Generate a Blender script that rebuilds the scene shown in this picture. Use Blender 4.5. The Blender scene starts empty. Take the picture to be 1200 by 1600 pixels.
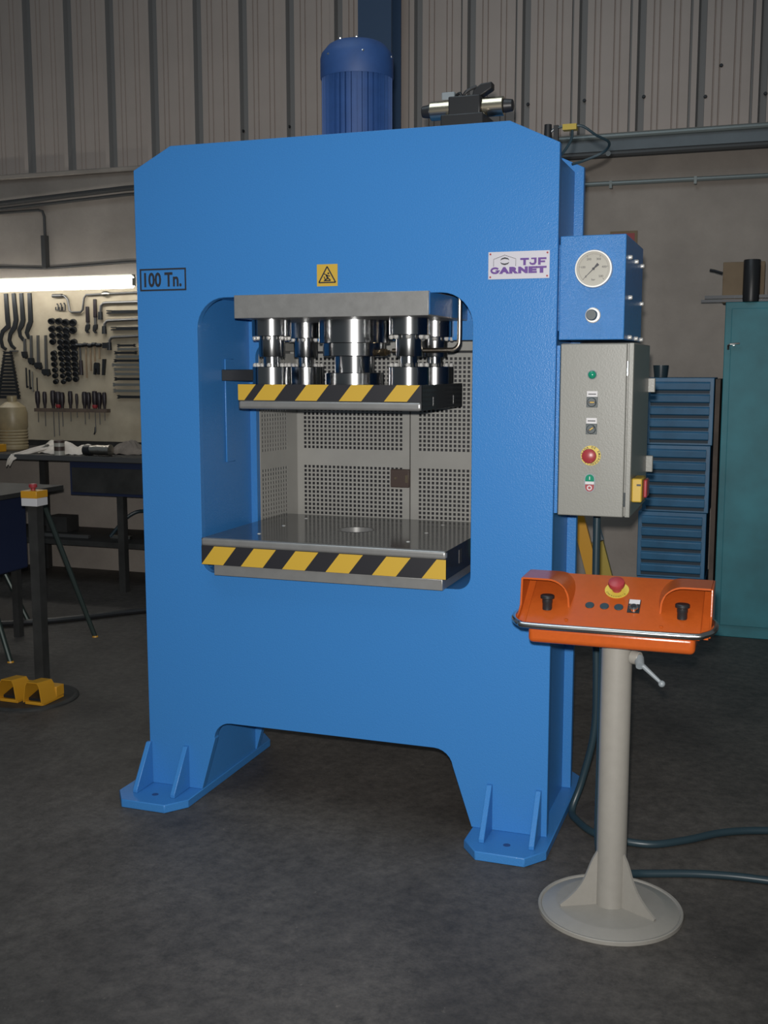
import bpy, bmesh, math, random
from math import sin, cos, pi, radians
from mathutils import Vector, Matrix, noise
random.seed(7)
S = bpy.context.scene
COL = S.collection

# ------------------------------------------------------------------ camera
cam_d = bpy.data.cameras.new('camera'); cam = bpy.data.objects.new('camera', cam_d); COL.objects.link(cam)
YAW, PITCH = 0.336936, 0.130551
Fw = Vector((-sin(YAW)*cos(PITCH), cos(YAW)*cos(PITCH), -sin(PITCH)))
Rt = Vector((cos(YAW), sin(YAW), -0.0005)).normalized(); Up = Rt.cross(Fw)
cam.matrix_world = Matrix(((Rt.x, Up.x, -Fw.x, 1.3716), (Rt.y, Up.y, -Fw.y, -3.4127), (Rt.z, Up.z, -Fw.z, 1.55), (0, 0, 0, 1)))
cam_d.sensor_fit = 'HORIZONTAL'; cam_d.sensor_width = 36; cam_d.lens = 36*1726.33/1200
cam_d.clip_start = 0.05; cam_d.clip_end = 100
S.camera = cam

# ------------------------------------------------------------------ light: dim hall ambience, camera flash, an added cool overhead fill
S.view_settings.view_transform = 'Standard'; S.view_settings.look = 'None'
S.view_settings.exposure = 0; S.view_settings.gamma = 1; S.view_settings.use_curve_mapping = False
W = bpy.data.worlds.new('hall_ambience'); S.world = W; W.use_nodes = True
W.node_tree.nodes['Background'].inputs[0].default_value = (0.80, 0.92, 1.0, 1)
W.node_tree.nodes['Background'].inputs[1].default_value = 0.10

def lamp(name, kind, loc, energy, color, target=None, **kw):
    d = bpy.data.lights.new(name, kind); d.energy = energy; d.color = color
    for k, v in kw.items(): setattr(d, k, v)
    o = bpy.data.objects.new(name, d); COL.objects.link(o); o.location = loc
    if target is not None:
        o.rotation_euler = (Vector(target)-Vector(loc)).to_track_quat('-Z', 'Y').to_euler()
    return o
fl = Vector((1.3716, -3.4127, 1.55)) - Rt*0.015 + Up*0.07
lamp('camera_flash', 'SPOT', fl, 510, (1, 0.97, 0.93), fl+Fw*4, shadow_soft_size=0.02, spot_size=radians(78), spot_blend=0.9)
lamp('overhead_fill', 'AREA', (-0.6, -1.8, 6.0), 80, (0.78, 0.91, 1.0), (-0.6, -1.79, 0), shape='RECTANGLE', size=3.0, size_y=4.0)  # unseen soft source added overhead to brighten floor and upward faces

# ------------------------------------------------------------------ materials
def mat(name, col, rough=0.5, metal=0.0, var=0.0, vscale=6.0, bump=0.0, bscale=60.0, emit=None, spec=0.5, col2=None, detail=4, **kw):
    m = bpy.data.materials.new(name); m.use_nodes = True
    nt = m.node_tree; b = nt.nodes['Principled BSDF']
    b.inputs['Base Color'].default_value = (*col, 1); b.inputs['Roughness'].default_value = rough
    b.inputs['Metallic'].default_value = metal; b.inputs['Specular IOR Level'].default_value = spec
    tc = nt.nodes.new('ShaderNodeTexCoord')
    if var or col2:
        n = nt.nodes.new('ShaderNodeTexNoise'); n.inputs['Scale'].default_value = vscale; n.inputs['Detail'].default_value = detail
        n.inputs['Roughness'].default_value = 0.6
        nt.links.new(tc.outputs['Object'], n.inputs['Vector'])
        r = nt.nodes.new('ShaderNodeValToRGB'); nt.links.new(n.outputs['Fac'], r.inputs['Fac'])
        r.color_ramp.elements[0].position = 0.32; r.color_ramp.elements[1].position = 0.68
        c2 = col2 or tuple(min(1, c*(1+var)) for c in col)
        c1 = tuple(c*(1-var) for c in col) if not col2 else col
        r.color_ramp.elements[0].color = (*c1, 1); r.color_ramp.elements[1].color = (*c2, 1)
        nt.links.new(r.outputs['Color'], b.inputs['Base Color'])
    if bump:
        n2 = nt.nodes.new('ShaderNodeTexNoise'); n2.inputs['Scale'].default_value = bscale; n2.inputs['Detail'].default_value = 3
        nt.links.new(tc.outputs['Object'], n2.inputs['Vector'])
        bp = nt.nodes.new('ShaderNodeBump'); bp.inputs['Strength'].default_value = bump; bp.inputs['Distance'].default_value = 0.004
        nt.links.new(n2.outputs['Fac'], bp.inputs['Height']); nt.links.new(bp.outputs['Normal'], b.inputs['Normal'])
    if emit:
        b.inputs['Emission Color'].default_value = (*emit[0], 1); b.inputs['Emission Strength'].default_value = emit[1]
    for k, v in kw.items(): b.inputs[k].default_value = v
    return m
M = dict(
    blue=mat('blue_hammered_paint', (0.040, 0.188, 0.48), 0.30, var=0.05, vscale=300, bump=0.22, bscale=260, spec=0.32),
    blue_box=mat('blue_gloss_paint', (0.038, 0.18, 0.46), 0.26, var=0.05, vscale=300, bump=0.45, bscale=420, spec=0.35),
    motor=mat('motor_blue_paint', (0.016, 0.058, 0.19), 0.6, var=0.08, vscale=20),
    steel=mat('ground_steel', (0.62, 0.62, 0.60), 0.20, 1.0, var=0.05, vscale=25),
    turned=mat('turned_steel', (0.36, 0.365, 0.37), 0.19, 1.0),
    satin=mat('satin_steel', (0.27, 0.27, 0.265), 0.42, 0.45, var=0.08, vscale=30, bump=0.05, bscale=300),
    dark_steel=mat('dark_steel', (0.15, 0.155, 0.16), 0.12, 0.75, var=0.15, vscale=9),
    edge=mat('machined_edge', (0.33, 0.33, 0.325), 0.32, 0.55, var=0.06, vscale=20),
    zinc=mat('zinc_plated_steel', (0.70, 0.69, 0.66), 0.28, 0.45),
    dark_knob=mat('dark_grey_knob', (0.055, 0.07, 0.075), 0.35),
    lemon=mat('stop_disc_yellow', (0.55, 0.42, 0.06), 0.45),
    chrome=mat('chrome', (0.8, 0.8, 0.78), 0.12, 1.0),
    brass=mat('dull_brass', (0.45, 0.36, 0.24), 0.3, 1.0),
    coil=mat('zinc_plated_coil', (0.75, 0.66, 0.50), 0.25, 1.0),
    pipe=mat('plated_pipe', (0.62, 0.54, 0.44), 0.28, 1.0),
    black=mat('black_plastic', (0.015, 0.016, 0.018), 0.4),
    rubber=mat('dark_rubber', (0.020, 0.040, 0.052), 0.38),
    yellow=mat('hazard_yellow', (0.52, 0.33, 0.035), 0.5),
    tape=mat('hazard_black', (0.018, 0.018, 0.022), 0.45),
    sign_yellow=mat('sign_yellow', (0.50, 0.33, 0.04), 0.5),
    white=mat('white_plate', (0.50, 0.49, 0.54), 0.4),
    purple=mat('purple_print', (0.10, 0.035, 0.22), 0.5),
    guard=mat('guard_grey_paint', (0.29, 0.285, 0.265), 0.5, var=0.05, vscale=8),
    brown=mat('brown_latch', (0.055, 0.035, 0.028), 0.5),
    cab=mat('cabinet_grey_paint', (0.215, 0.215, 0.195), 0.38, bump=0.08, bscale=220),
    beige=mat('stand_beige_paint', (0.262, 0.25, 0.225), 0.40, var=0.03, vscale=30, bump=0.06, bscale=200),
    orange=mat('orange_paint', (0.43, 0.082, 0.013), 0.24, var=0.04, vscale=60, bump=0.05, bscale=120),
    red=mat('red_plastic', (0.30, 0.035, 0.042), 0.35),
    green=mat('green_lens', (0.01, 0.22, 0.13), 0.2),
    lever=mat('grey_lever', (0.22, 0.25, 0.27), 0.4),
    gauge_face=mat('gauge_face', (0.36, 0.345, 0.30), 0.35),
    teal=mat('teal_locker_paint', (0.028, 0.185, 0.225), 0.55, var=0.25, vscale=2.5, bump=0.03, bscale=40),
    drawer=mat('drawer_blue_paint', (0.030, 0.135, 0.26), 0.45, var=0.18, vscale=5),
    drawer_dark=mat('drawer_shadow_gap', (0.012, 0.03, 0.05), 0.6),
    cardboard=mat('cardboard', (0.22, 0.16, 0.10), 0.8, var=0.1),
    wood=mat('brown_board', (0.09, 0.065, 0.05), 0.7, var=0.2, vscale=12),
    clad=mat('cladding_sheet', (0.44, 0.375, 0.335), 0.5, var=0.06, vscale=2.0, bump=0.04, bscale=30),
    clad_shade=mat('cladding_rib_shade', (0.21, 0.205, 0.20), 0.6),  # shade beside the cladding ribs, painted as a darker grey
    concrete=mat('rough_concrete', (0.33, 0.29, 0.255), 0.8, var=0.16, vscale=2.2, bump=0.4, bscale=45, detail=8),
    beam=mat('beam_grey_paint', (0.13, 0.16, 0.18), 0.5, var=0.1),
    conduit=mat('dark_conduit', (0.055, 0.055, 0.055), 0.45),
    rail=mat('grey_pipe', (0.22, 0.25, 0.245), 0.4, 0.3),
    column=mat('column_blue_paint', (0.035, 0.075, 0.15), 0.5),
    board=mat('tool_board', (0.46, 0.40, 0.30), 0.7, col2=(0.34, 0.29, 0.21), vscale=3.5),
    tool=mat('black_tool_steel', (0.035, 0.038, 0.042), 0.4, 0.6),
    tool_bright=mat('bright_tool_steel', (0.55, 0.53, 0.48), 0.3, 1.0),
    tool_grey=mat('grey_tool_steel', (0.16, 0.16, 0.16), 0.4, 0.7),
    handle=mat('dark_handle', (0.018, 0.013, 0.017), 0.4),
    bench=mat('dark_bench', (0.026, 0.026, 0.025), 0.6, var=0.3, vscale=8),
    rag=mat('off_white_rag', (0.75, 0.68, 0.60), 0.9, var=0.08, vscale=15),
    jug=mat('milky_jug_plastic', (0.30, 0.24, 0.14), 0.4, var=0.15, vscale=9),
    yel_paint=mat('yellow_safety_paint', (0.55, 0.27, 0.02), 0.35),
    yel_dull=mat('dull_yellow_paint', (0.34, 0.25, 0.03), 0.5),
    machine=mat('dark_blue_machine', (0.014, 0.022, 0.06), 0.5),
    dgreen=mat('dark_green_tube', (0.035, 0.05, 0.045), 0.35, 0.4),
    tube=mat('fluorescent_tube', (1, 1, 1), 0.5, emit=((1.0, 0.97, 0.90), 9.0)),
    lampbody=mat('lamp_housing', (0.30, 0.30, 0.26), 0.5),
    paper=mat('label_paper', (0.55, 0.54, 0.55), 0.5),
    rag_grey=mat('grey_rag', (0.20, 0.17, 0.145), 0.9, var=0.15, vscale=20),
    foil=mat('crumpled_foil', (0.6, 0.56, 0.5), 0.3, 1.0, bump=0.9, bscale=40),
    ink=mat('dark_print', (0.02, 0.022, 0.03), 0.5),
)
# floor: worn dark concrete with pale specks
fm = bpy.data.materials.new('worn_floor'); fm.use_nodes = True; nt = fm.node_tree; b = nt.nodes['Principled BSDF']
tc = nt.nodes.new('ShaderNodeTexCoord')
def nz(scale, det, rough=0.6):
    n = nt.nodes.new('ShaderNodeTexNoise'); n.inputs['Scale'].default_value = scale; n.inputs['Detail'].default_value = det; n.inputs['Roughness'].default_value = rough
    nt.links.new(tc.outputs['Object'], n.inputs['Vector']); return n
def ramp(src, p0, c0, p1, c1):
    r = nt.nodes.new('ShaderNodeValToRGB'); e = r.color_ramp.elements
    e[0].position, e[1].position = p0, p1; e[0].color = (*c0, 1); e[1].color = (*c1, 1)
    nt.links.new(src.outputs['Fac'], r.inputs['Fac']); return r
r1 = ramp(nz(1.6, 10, 0.68), 0.30, (0.042, 0.037, 0.033), 0.70, (0.098, 0.088, 0.078))
r2 = ramp(nz(26, 10, 0.82), 0.34, (0.55,)*3, 0.68, (1.42,)*3)
r3 = ramp(nz(36, 6, 0.72), 0.66, (0,)*3, 0.78, (1,)*3)
mx = nt.nodes.new('ShaderNodeMix'); mx.data_type = 'RGBA'; mx.blend_type = 'MULTIPLY'; mx.inputs[0].default_value = 1
nt.links.new(r1.outputs[0], mx.inputs[6]); nt.links.new(r2.outputs[0], mx.inputs[7])
mx2 = nt.nodes.new('ShaderNodeMix'); mx2.data_type = 'RGBA'; nt.links.new(r3.outputs[0], mx2.inputs[0])
nt.links.new(mx.outputs[2], mx2.inputs[6]); mx2.inputs[7].default_value = (0.20, 0.175, 0.15, 1)
nt.links.new(mx2.outputs[2], b.inputs['Base Color']); b.inputs['Roughness'].default_value = 0.62
bp = nt.nodes.new('ShaderNodeBump'); bp.inputs['Strength'].default_value = 0.16; bp.inputs['Distance'].default_value = 0.004
nt.links.new(nz(30, 8).outputs['Fac'], bp.inputs['Height']); nt.links.new(bp.outputs['Normal'], b.inputs['Normal'])
M['floor'] = fm

# ------------------------------------------------------------------ mesh helpers
class MB:
    def __init__(s): s.v = []; s.f = []; s.mi = []; s.cur = 0; s.mats = []
    def use(s, m):
        if m not in s.mats: s.mats.append(m)
        s.cur = s.mats.index(m); return s
    def add(s, vs, fs):
        n = len(s.v); s.v += [Vector(v) for v in vs]
        for f in fs: s.f.append([i+n for i in f]); s.mi.append(s.cur)
        return s
    def box(s, x0, x1, y0, y1, z0, z1):
        return s.add([(x, y, z) for z in (z0, z1) for y in (y0, y1) for x in (x0, x1)],
                     [(0, 2, 3, 1), (4, 5, 7, 6), (0, 1, 5, 4), (2, 6, 7, 3), (0, 4, 6, 2), (1, 3, 7, 5)])
    def cyl(s, p0, p1, r0, r1=None, n=20, caps=True):
        p0, p1 = Vector(p0), Vector(p1); r1 = r0 if r1 is None else r1
        q = (p1-p0).to_track_quat('Z', 'Y'); vs = []
        for p, r in ((p0, r0), (p1, r1)):
            vs += [p + q @ Vector((r*cos(2*pi*i/n), r*sin(2*pi*i/n), 0)) for i in range(n)]
        fs = [(i, (i+1) % n, n+(i+1) % n, n+i) for i in range(n)]
        if caps: fs += [tuple(range(n))[::-1], tuple(range(n, 2*n))]
        return s.add(vs, fs)
    def tube(s, pts, r, n=10, sub=0):
        pts = [Vector(p) for p in pts]
        if sub:
            out = []
            for i in range(len(pts)-1):
                a, b_, c, d = pts[max(i-1, 0)], pts[i], pts[i+1], pts[min(i+2, len(pts)-1)]
                for k in range(sub):
                    t = k/sub
                    out.append(0.5*((2*b_)+(c-a)*t+(2*a-5*b_+4*c-d)*t*t+(3*b_-a-3*c+d)*t**3))
            pts = out+[pts[-1]]
        vs = []; fs = []; prev = None
        for i, p in enumerate(pts):
            t = (pts[min(i+1, len(pts)-1)]-pts[max(i-1, 0)]).normalized()
            if prev is None: u = t.orthogonal().normalized()
            else: u = (prev-t*prev.dot(t)).normalized()
            prev = u; w = t.cross(u)
            vs += [p+(u*cos(2*pi*k/n)+w*sin(2*pi*k/n))*r for k in range(n)]
        for i in range(len(pts)-1):
            fs += [(i*n+k, i*n+(k+1) % n, (i+1)*n+(k+1) % n, (i+1)*n+k) for k in range(n)]
        fs += [tuple(range(n))[::-1], tuple(range(len(vs)-n, len(vs)))]
        return s.add(vs, fs)
    def lathe(s, prof, c, axis='Z', n=32):
        # prof: list of (r, h) ; closed ends when r == 0
        c = Vector(c); vs = []; fs = []; rings = []
        def P(r, h, a):
            if axis == 'Z': return c+Vector((r*cos(a), r*sin(a), h))
            if axis == 'Y': return c+Vector((r*cos(a), h, r*sin(a)))
            return c+Vector((h, r*cos(a), r*sin(a)))
        for r, h in prof:
            if r < 1e-6: rings.append([len(vs)]); vs.append(P(0, h, 0))
            else:
                rings.append(list(range(len(vs), len(vs)+n))); vs += [P(r, h, 2*pi*i/n) for i in range(n)]
        for a, b_ in zip(rings, rings[1:]):
            for i in range(n):
                j = (i+1) % n
                if len(a) == 1 and len(b_) == 1: continue
                if len(a) == 1: fs.append((a[0], b_[j], b_[i]))
                elif len(b_) == 1: fs.append((a[i], a[j], b_[0]))
                else: fs.append((a[i], a[j], b_[j], b_[i]))
        return s.add(vs, fs)
    def prism(s, poly, axis, a, b_):
        n = len(poly)
        def P(u, w, h):
            return {'Y': (u, h, w), 'Z': (u, w, h), 'X': (h, u, w)}[axis]
        vs = [P(u, w, a) for u, w in poly]+[P(u, w, b_) for u, w in poly]
        return s.add(vs, [tuple(range(n)), tuple(range(n, 2*n))[::-1]]+[(i, n+i, n+(i+1) % n, (i+1) % n) for i in range(n)])
    def ribbon(s, pts, ws, y0, y1):
        # flat bar in the XZ plane, varying width
        L = []; R_ = []
        P = [Vector((p[0], p[1])) for p in pts]
        for i, p in enumerate(P):
            t = (P[min(i+1, len(P)-1)]-P[max(i-1, 0)]).normalized(); nn = Vector((-t.y, t.x))
            w = ws[i] if isinstance(ws, (list, tuple)) else ws
            L.append(p+nn*w/2); R_.append(p-nn*w/2)
        for i in range(len(P)-1):
            q = [L[i], L[i+1], R_[i+1], R_[i]]
            vs = [(a.x, y0, a.y) for a in q]+[(a.x, y1, a.y) for a in q]
            s.add(vs, [(0, 1, 2, 3), (7, 6, 5, 4)]+[(k, 4+k, 4+(k+1) % 4, (k+1) % 4) for k in range(4)])
        return s
    def mesh(s, name, m=None, org=(0, 0, 0), weld=False):
        me = bpy.data.meshes.new(name); o = Vector(org)
        me.from_pydata([v-o for v in s.v], [], s.f)
        for mm in (s.mats or [m]): me.materials.append(mm)
        if s.mats: me.polygons.foreach_set('material_index', s.mi)
        bm = bmesh.new(); bm.from_mesh(me)
        if weld: bmesh.ops.remove_doubles(bm, verts=bm.verts, dist=1e-5)
        bmesh.ops.recalc_face_normals(bm, faces=bm.faces); bm.to_mesh(me); bm.free()
        me.shade_smooth(); me.set_sharp_from_angle(angle=radians(33))
        return me
    def build(s, name, m=None, parent=None, bevel=0, seg=2, weld=False, org=None):
        if org is None:
            if parent is not None:
                org = wloc(parent)
            else:
                lo = [min(v[k] for v in s.v) for k in range(3)]; hi = [max(v[k] for v in s.v) for k in range(3)]
                org = Vector(((lo[0]+hi[0])/2, (lo[1]+hi[1])/2, lo[2]))
        return link(name, s.mesh(name, m, org, weld), org, parent, bevel, seg)
def wloc(o):
    v = o.location.copy()
    while o.parent is not None: o = o.parent; v += o.location
    return v
def link(name, me, loc=(0, 0, 0), parent=None, bevel=0, seg=2, rot=None):
    o = bpy.data.objects.new(name, me); COL.objects.link(o)
    if parent is not None: o.parent = parent; o.location = Vector(loc)-wloc(parent)
    else: o.location = loc
    if rot is not None: o.rotation_euler = rot
    if bevel:
        bv = o.modifiers.new('bevel', 'BEVEL'); bv.width = bevel; bv.segments = seg; bv.limit_method = 'ANGLE'; bv.angle_limit = radians(40)
    return o
def tag(o, label=None, cat=None, group=None, kind=None):
    if label: o['label'] = label
    if cat: o['category'] = cat
    if group: o['group'] = group
    if kind: o['kind'] = kind
    return o
def thing(name, loc, label, cat, group=None):
    o = bpy.data.objects.new(name, None); COL.objects.link(o); o.location = loc; o.empty_display_size = 0.1
    return tag(o, label, cat, group)
def copy_tree(o, loc):
    c = o.copy(); COL.objects.link(c); c.location = loc
    for ch in list(o.children):
        d = ch.copy(); COL.objects.link(d); d.parent = c
        for g in ch.children:
            e = g.copy(); COL.objects.link(e); e.parent = d
    return c
def plate(name, outers, y0, y1, m, parent, bevel=0.0015):
    # flat steel plate in the XZ plane with holes, from closed outlines
    cu = bpy.data.curves.new(name, 'CURVE'); cu.dimensions = '2D'; cu.fill_mode = 'BOTH'
    cu.extrude = abs(y1-y0)/2-bevel; cu.bevel_depth = bevel; cu.bevel_resolution = 0; cu.offset = -bevel
    for pts in outers:
        sp = cu.splines.new('POLY'); sp.points.add(len(pts)-1); sp.use_cyclic_u = True
        for p, q in zip(sp.points, pts): p.co = (q[0], q[1], 0, 1)
    t = bpy.data.objects.new('tmp', cu); COL.objects.link(t); bpy.context.view_layer.update()
    me = bpy.data.meshes.new_from_object(t.evaluated_get(bpy.context.evaluated_depsgraph_get()))
    bpy.data.objects.remove(t); bpy.data.curves.remove(cu)
    org = wloc(parent) if parent else Vector((0, 0, 0)); ym = (y0+y1)/2
    for v in me.vertices:
        x, y, z = v.co; v.co = Vector((x, ym-z, y))-org
    me.name = name; me.materials.clear(); me.materials.append(m); me.update()
    me.shade_smooth(); me.set_sharp_from_angle(angle=radians(30))
    return link(name, me, org, parent)
def text_mesh(txt, size, extrude=0.0006, offset=0.0, sx=1.0, shear=0.0, align='CENTER', spacing=1.0):
    cu = bpy.data.curves.new('text', 'FONT'); cu.body = txt; cu.size = size; cu.extrude = extrude; cu.offset = offset
    cu.align_x = align; cu.align_y = 'CENTER'; cu.shear = shear; cu.space_character = spacing; cu.resolution_u = 3
    t = bpy.data.objects.new('tmp', cu); COL.objects.link(t); bpy.context.view_layer.update()
    me = bpy.data.meshes.new_from_object(t.evaluated_get(bpy.context.evaluated_depsgraph_get()))
    bpy.data.objects.remove(t); bpy.data.curves.remove(cu)
    vs = [(v.co.x*sx, v.co.y, v.co.z) for v in me.vertices]; fs = [tuple(p.vertices) for p in me.polygons]
    bpy.data.meshes.remove(me); return vs, fs
def put_text(mb, txt, size, c, rot=0.0, fit=None, **kw):
    # text standing on a plane that faces -Y, centred at c
    vs, fs = text_mesh(txt, size, **kw); c = Vector(c)
    if fit:
        lo = [min(v[k] for v in vs) for k in (0, 1)]; hi = [max(v[k] for v in vs) for k in (0, 1)]
        vs = [((x-(lo[0]+hi[0])/2)*fit[0]/(hi[0]-lo[0]), (y-(lo[1]+hi[1])/2)*fit[1]/(hi[1]-lo[1]), z) for x, y, z in vs]
    mb.add([c+Vector((x*cos(rot)-y*sin(rot), -z, x*sin(rot)+y*cos(rot))) for x, y, z in vs], fs); return mb
def arc(cx, cz, r, a0, a1, n=8):
    return [(cx+r*cos(radians(a0+(a1-a0)*i/n)), cz+r*sin(radians(a0+(a1-a0)*i/n))) for i in range(n+1)]

# ================================================================== SETTING
MB().box(-9, 7, -8, 3.9, -0.05, 0).build('floor', M['floor'])
tag(bpy.data.objects['floor'], kind='structure')
wall = MB().box(-9, 7, 3.8, 4.0, 0, 2.99).build('wall_back', M['concrete'], org=(0, 3.8, 0))
tag(wall, kind='structure')
def clad_mesh(p):
    # one pressed sheet bay: flat pan with two pairs of fine creases, one raised rib
    front = [(0, 0), (0.002, 0.012), (0.014, 0.012), (0.018, -0.030), (0.050, -0.030), (0.060, 0.012), (0.096, 0.012), (0.098, 0)]
    dk = (0, 1, 4, 5, 6)  # faces that carry the painted rib shade
    x = 0.10
    for xc in (0.145, 0.18, 0.265, 0.30):
        front += [(xc-0.005, 0), (xc-0.001, 0.011), (xc+0.002, 0.011), (xc+0.005, 0)]
    front += [(p, 0)]
    mb = MB(); mb.use(M['clad'])
    vs = []; n = len(front)
    for z in (2.985, 4.7):
        vs += [(a, 3.80+b_, z) for a, b_ in front]
    for z in (2.985, 4.7):
        vs += [(a, 3.83+b_, z) for a, b_ in front]
    fs = [(i, i+1, n+i+1, n+i) for i in range(n-1)]+[(2*n+i, 3*n+i, 3*n+i+1, 2*n+i+1) for i in range(n-1)]
    fs += [(i, 2*n+i, 2*n+i+1, i+1) for i in range(n-1)]
    mb.add(vs, fs); mb.use(M['clad_shade'])
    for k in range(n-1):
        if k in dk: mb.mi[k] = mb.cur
    return mb.mesh('cladding_panel', None, (0, 3.8, 2.985))
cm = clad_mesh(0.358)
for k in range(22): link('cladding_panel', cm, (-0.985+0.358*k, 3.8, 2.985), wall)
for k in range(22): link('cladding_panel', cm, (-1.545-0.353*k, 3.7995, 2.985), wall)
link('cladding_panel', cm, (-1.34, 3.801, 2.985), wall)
scm = MB().cyl((0, 0, 0), (0, -0.012, 0), 0.012, 0.009, 8).mesh('wall_screw', M['tool'])
for x, z in ((-0.181, 3.209), (0.177, 3.205), (0.542, 3.2), (0.908, 3.172), (1.253, 3.163), (0.994, 3.346), (-2.194, 3.181), (-1.843, 3.186)):
    link('wall_screw', scm, (x, 3.8, z), wall)
# rough sill under the cladding, steel beam and pipe runs
tag(MB().box(-9, 7, 3.76, 3.80, 2.955, 2.992).build('trim_1', M['concrete'], bevel=0.008), kind='structure')
mb = MB().box(-1.0, 7, 3.66, 3.80, 2.845, 2.945)
bm_ = mb.build('trim_2', M['beam']); tag(bm_, kind='structure')
MB().tube([(-1.0, 3.65, 2.945), (7, 3.65, 2.96)], 0.018).build('top_pipe', M['rail'], bm_)
MB().tube([(-1.0, 3.64, 2.84), (7, 3.64, 2.838)], 0.022).build('bottom_pipe', M['conduit'], bm_)
for x in (0.36, 1.9, 3.4):
    MB().cyl((x, 3.62, 2.84), (x, 3.615, 2.84), 0.016, 0.016, 8).build('pipe_clip', M['chrome'], bm_)
p3 = MB().tube([(-1.0, 3.765, 2.69), (7, 3.765, 2.665)], 0.015).build('trim_3', M['rail']); tag(p3, kind='structure')
for x in (0.36, 0.87, 1.6):
    MB().box(x-0.008, x+0.008, 3.748, 3.80, 2.655, 2.70).build('pipe_clip', M['rail'], p3)
p4 = MB().tube([(-9, 3.74, 2.70), (-4.26, 3.74, 2.775), (-3.12, 3.74, 2.832), (-1.2, 3.74, 2.86)], 0.020).build('trim_4', M['conduit']); tag(p4, kind='structure')
MB().tube([(-9, 3.75, 2.655), (-4.26, 3.75, 2.735), (-3.12, 3.75, 2.79), (-1.2, 3.75, 2.82)], 0.012).build('thin_pipe', M['conduit'], p4)
p5 = MB().tube([(-5.5, 3.78, 2.69), (-4.26, 3.78, 2.715), (-3.90, 3.78, 2.72), (-3.865, 3.78, 2.71), (-3.85, 3.78, 2.67), (-3.85, 3.78, 2.29)], 0.011).build('trim_5', M['conduit']); tag(p5, kind='structure')
MB().box(-3.868, -3.832, 3.75, 3.80, 2.29, 2.53).build('cable_duct', M['conduit'], p5)
tag(MB().tube([(-5.5, 3.785, 2.32), (-4.29, 3.785, 2.31), (-3.85, 3.785, 2.29), (-3.15, 3.785, 2.315), (-2.2, 3.785, 2.32)], 0.010).build('trim_6', M['conduit']), kind='structure')
# blue steel roof column (I section)
mb = MB().box(-1.225, -1.00, 3.50, 3.515, 0, 4.7).box(-1.225, -1.00, 3.685, 3.70, 0, 4.7).box(-1.12, -1.105, 3.515, 3.685, 0, 4.7)
tag(mb.build('trim_7', M['column']), kind='structure')

# ================================================================== PRESS
PR = thing('hydraulic_press', (0, 0.24, 0), 'tall blue hydraulic press with black and yellow striped platens', 'press')
Wd = 0.7363
def outline(ot_unused=0):
    left = [(-Wd, 2.219), (-Wd, 0.03), (-0.524, 0.03), (-0.468, 0.225)]
    left += arc(-0.405, 0.222, 0.066, 172, 90, 6)
    right = arc(0.352, 0.222, 0.066, 90, 8, 6)+[(0.484, 0.03), (Wd, 0.03), (Wd, 2.219), (Wd-0.155, 2.292), (-Wd+0.145, 2.292)]
    return left+right
def opening(x0, x1, z0, z1, rt, rb):
    return arc(x1-rt, z1-rt, rt, 0, 90)+arc(x0+rt, z1-rt, rt, 90, 180)+arc(x0+rb, z0+rb, rb, 180, 270)+arc(x1-rb, z0+rb, rb, 270, 360)
plate('front_plate', [outline(), opening(-0.5032, 0.4716, 0.832, 1.7835, 0.105, 0.045)], 0, 0.03, M['blue'], PR)
plate('rear_plate', [outline(), opening(-0.5032, 0.4716, 0.832, 1.645, 0.06, 0.045)], 0.45, 0.48, M['blue'], PR)
for s in (-1, 1):
    a, b_ = sorted((s*0.528, s*0.705))
    MB().box(a, b_, 0.03, 0.45, 0.03, 2.205).build('side_wall', M['blue'], PR)
MB().box(-0.528, 0.528, 0.031, 0.449, 1.792, 2.205).build('top_beam', M['blue'], PR)
MB().box(-0.528, 0.528, 0.031, 0.449, 0.30, 0.831).build('bed_beam', M['blue'], PR)
MB().box(-0.55, 0.55, 0.031, 0.449, 2.205, 2.225).build('top_deck', M['blue'], PR)
MB().box(-0.528, -0.522, 0.24, 0.31, 1.2, 1.58).build('slide_strip', M['blue'], PR, bevel=0.003)
# feet with gussets
for xa, xb in ((-0.805, -0.522), (0.487, 0.756)):
    c = 0.055
    poly = [(xa, -0.105), (xa+c, -0.178), (xb-c, -0.178), (xb, -0.105), (xb, 0.575), (xb-c, 0.64), (xa+c, 0.64), (xa, 0.575)]
    ft = MB().prism(poly, 'Z', 0, 0.03).build('foot_plate', M['blue'], PR, bevel=0.003)
    gx = (-0.735, -0.583) if xa < 0 else (0.546, 0.709)
    for g in gx:
        for yf, sg in ((0.0, -1), (0.48, 1)):
            MB().prism([(yf, 0.03), (yf+sg*0.112, 0.03), (yf+sg*0.112, 0.042), (yf+sg*0.014, 0.188), (yf, 0.188)], 'X', g-0.009, g+0.009).build('gusset', M['blue'], ft, bevel=0.002)
    MB().cyl((gx[0]*0.5+gx[1]*0.5, -0.10, 0.03), (gx[0]*0.5+gx[1]*0.5, -0.10, 0.0305), 0.012, 0.012, 14).build('bolt_hole', M['motor'], ft)
# --- bed table
CX = -0.036
TX0, TX1 = -0.474, 0.406
TY0, TY1 = -0.055, 0.63
bore = [(CX+0.063*cos(2*pi*i/28), 0.30+0.063*sin(2*pi*i/28)) for i in range(28)]
tb = MB()
tb.use(M['dark_steel'])
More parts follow.
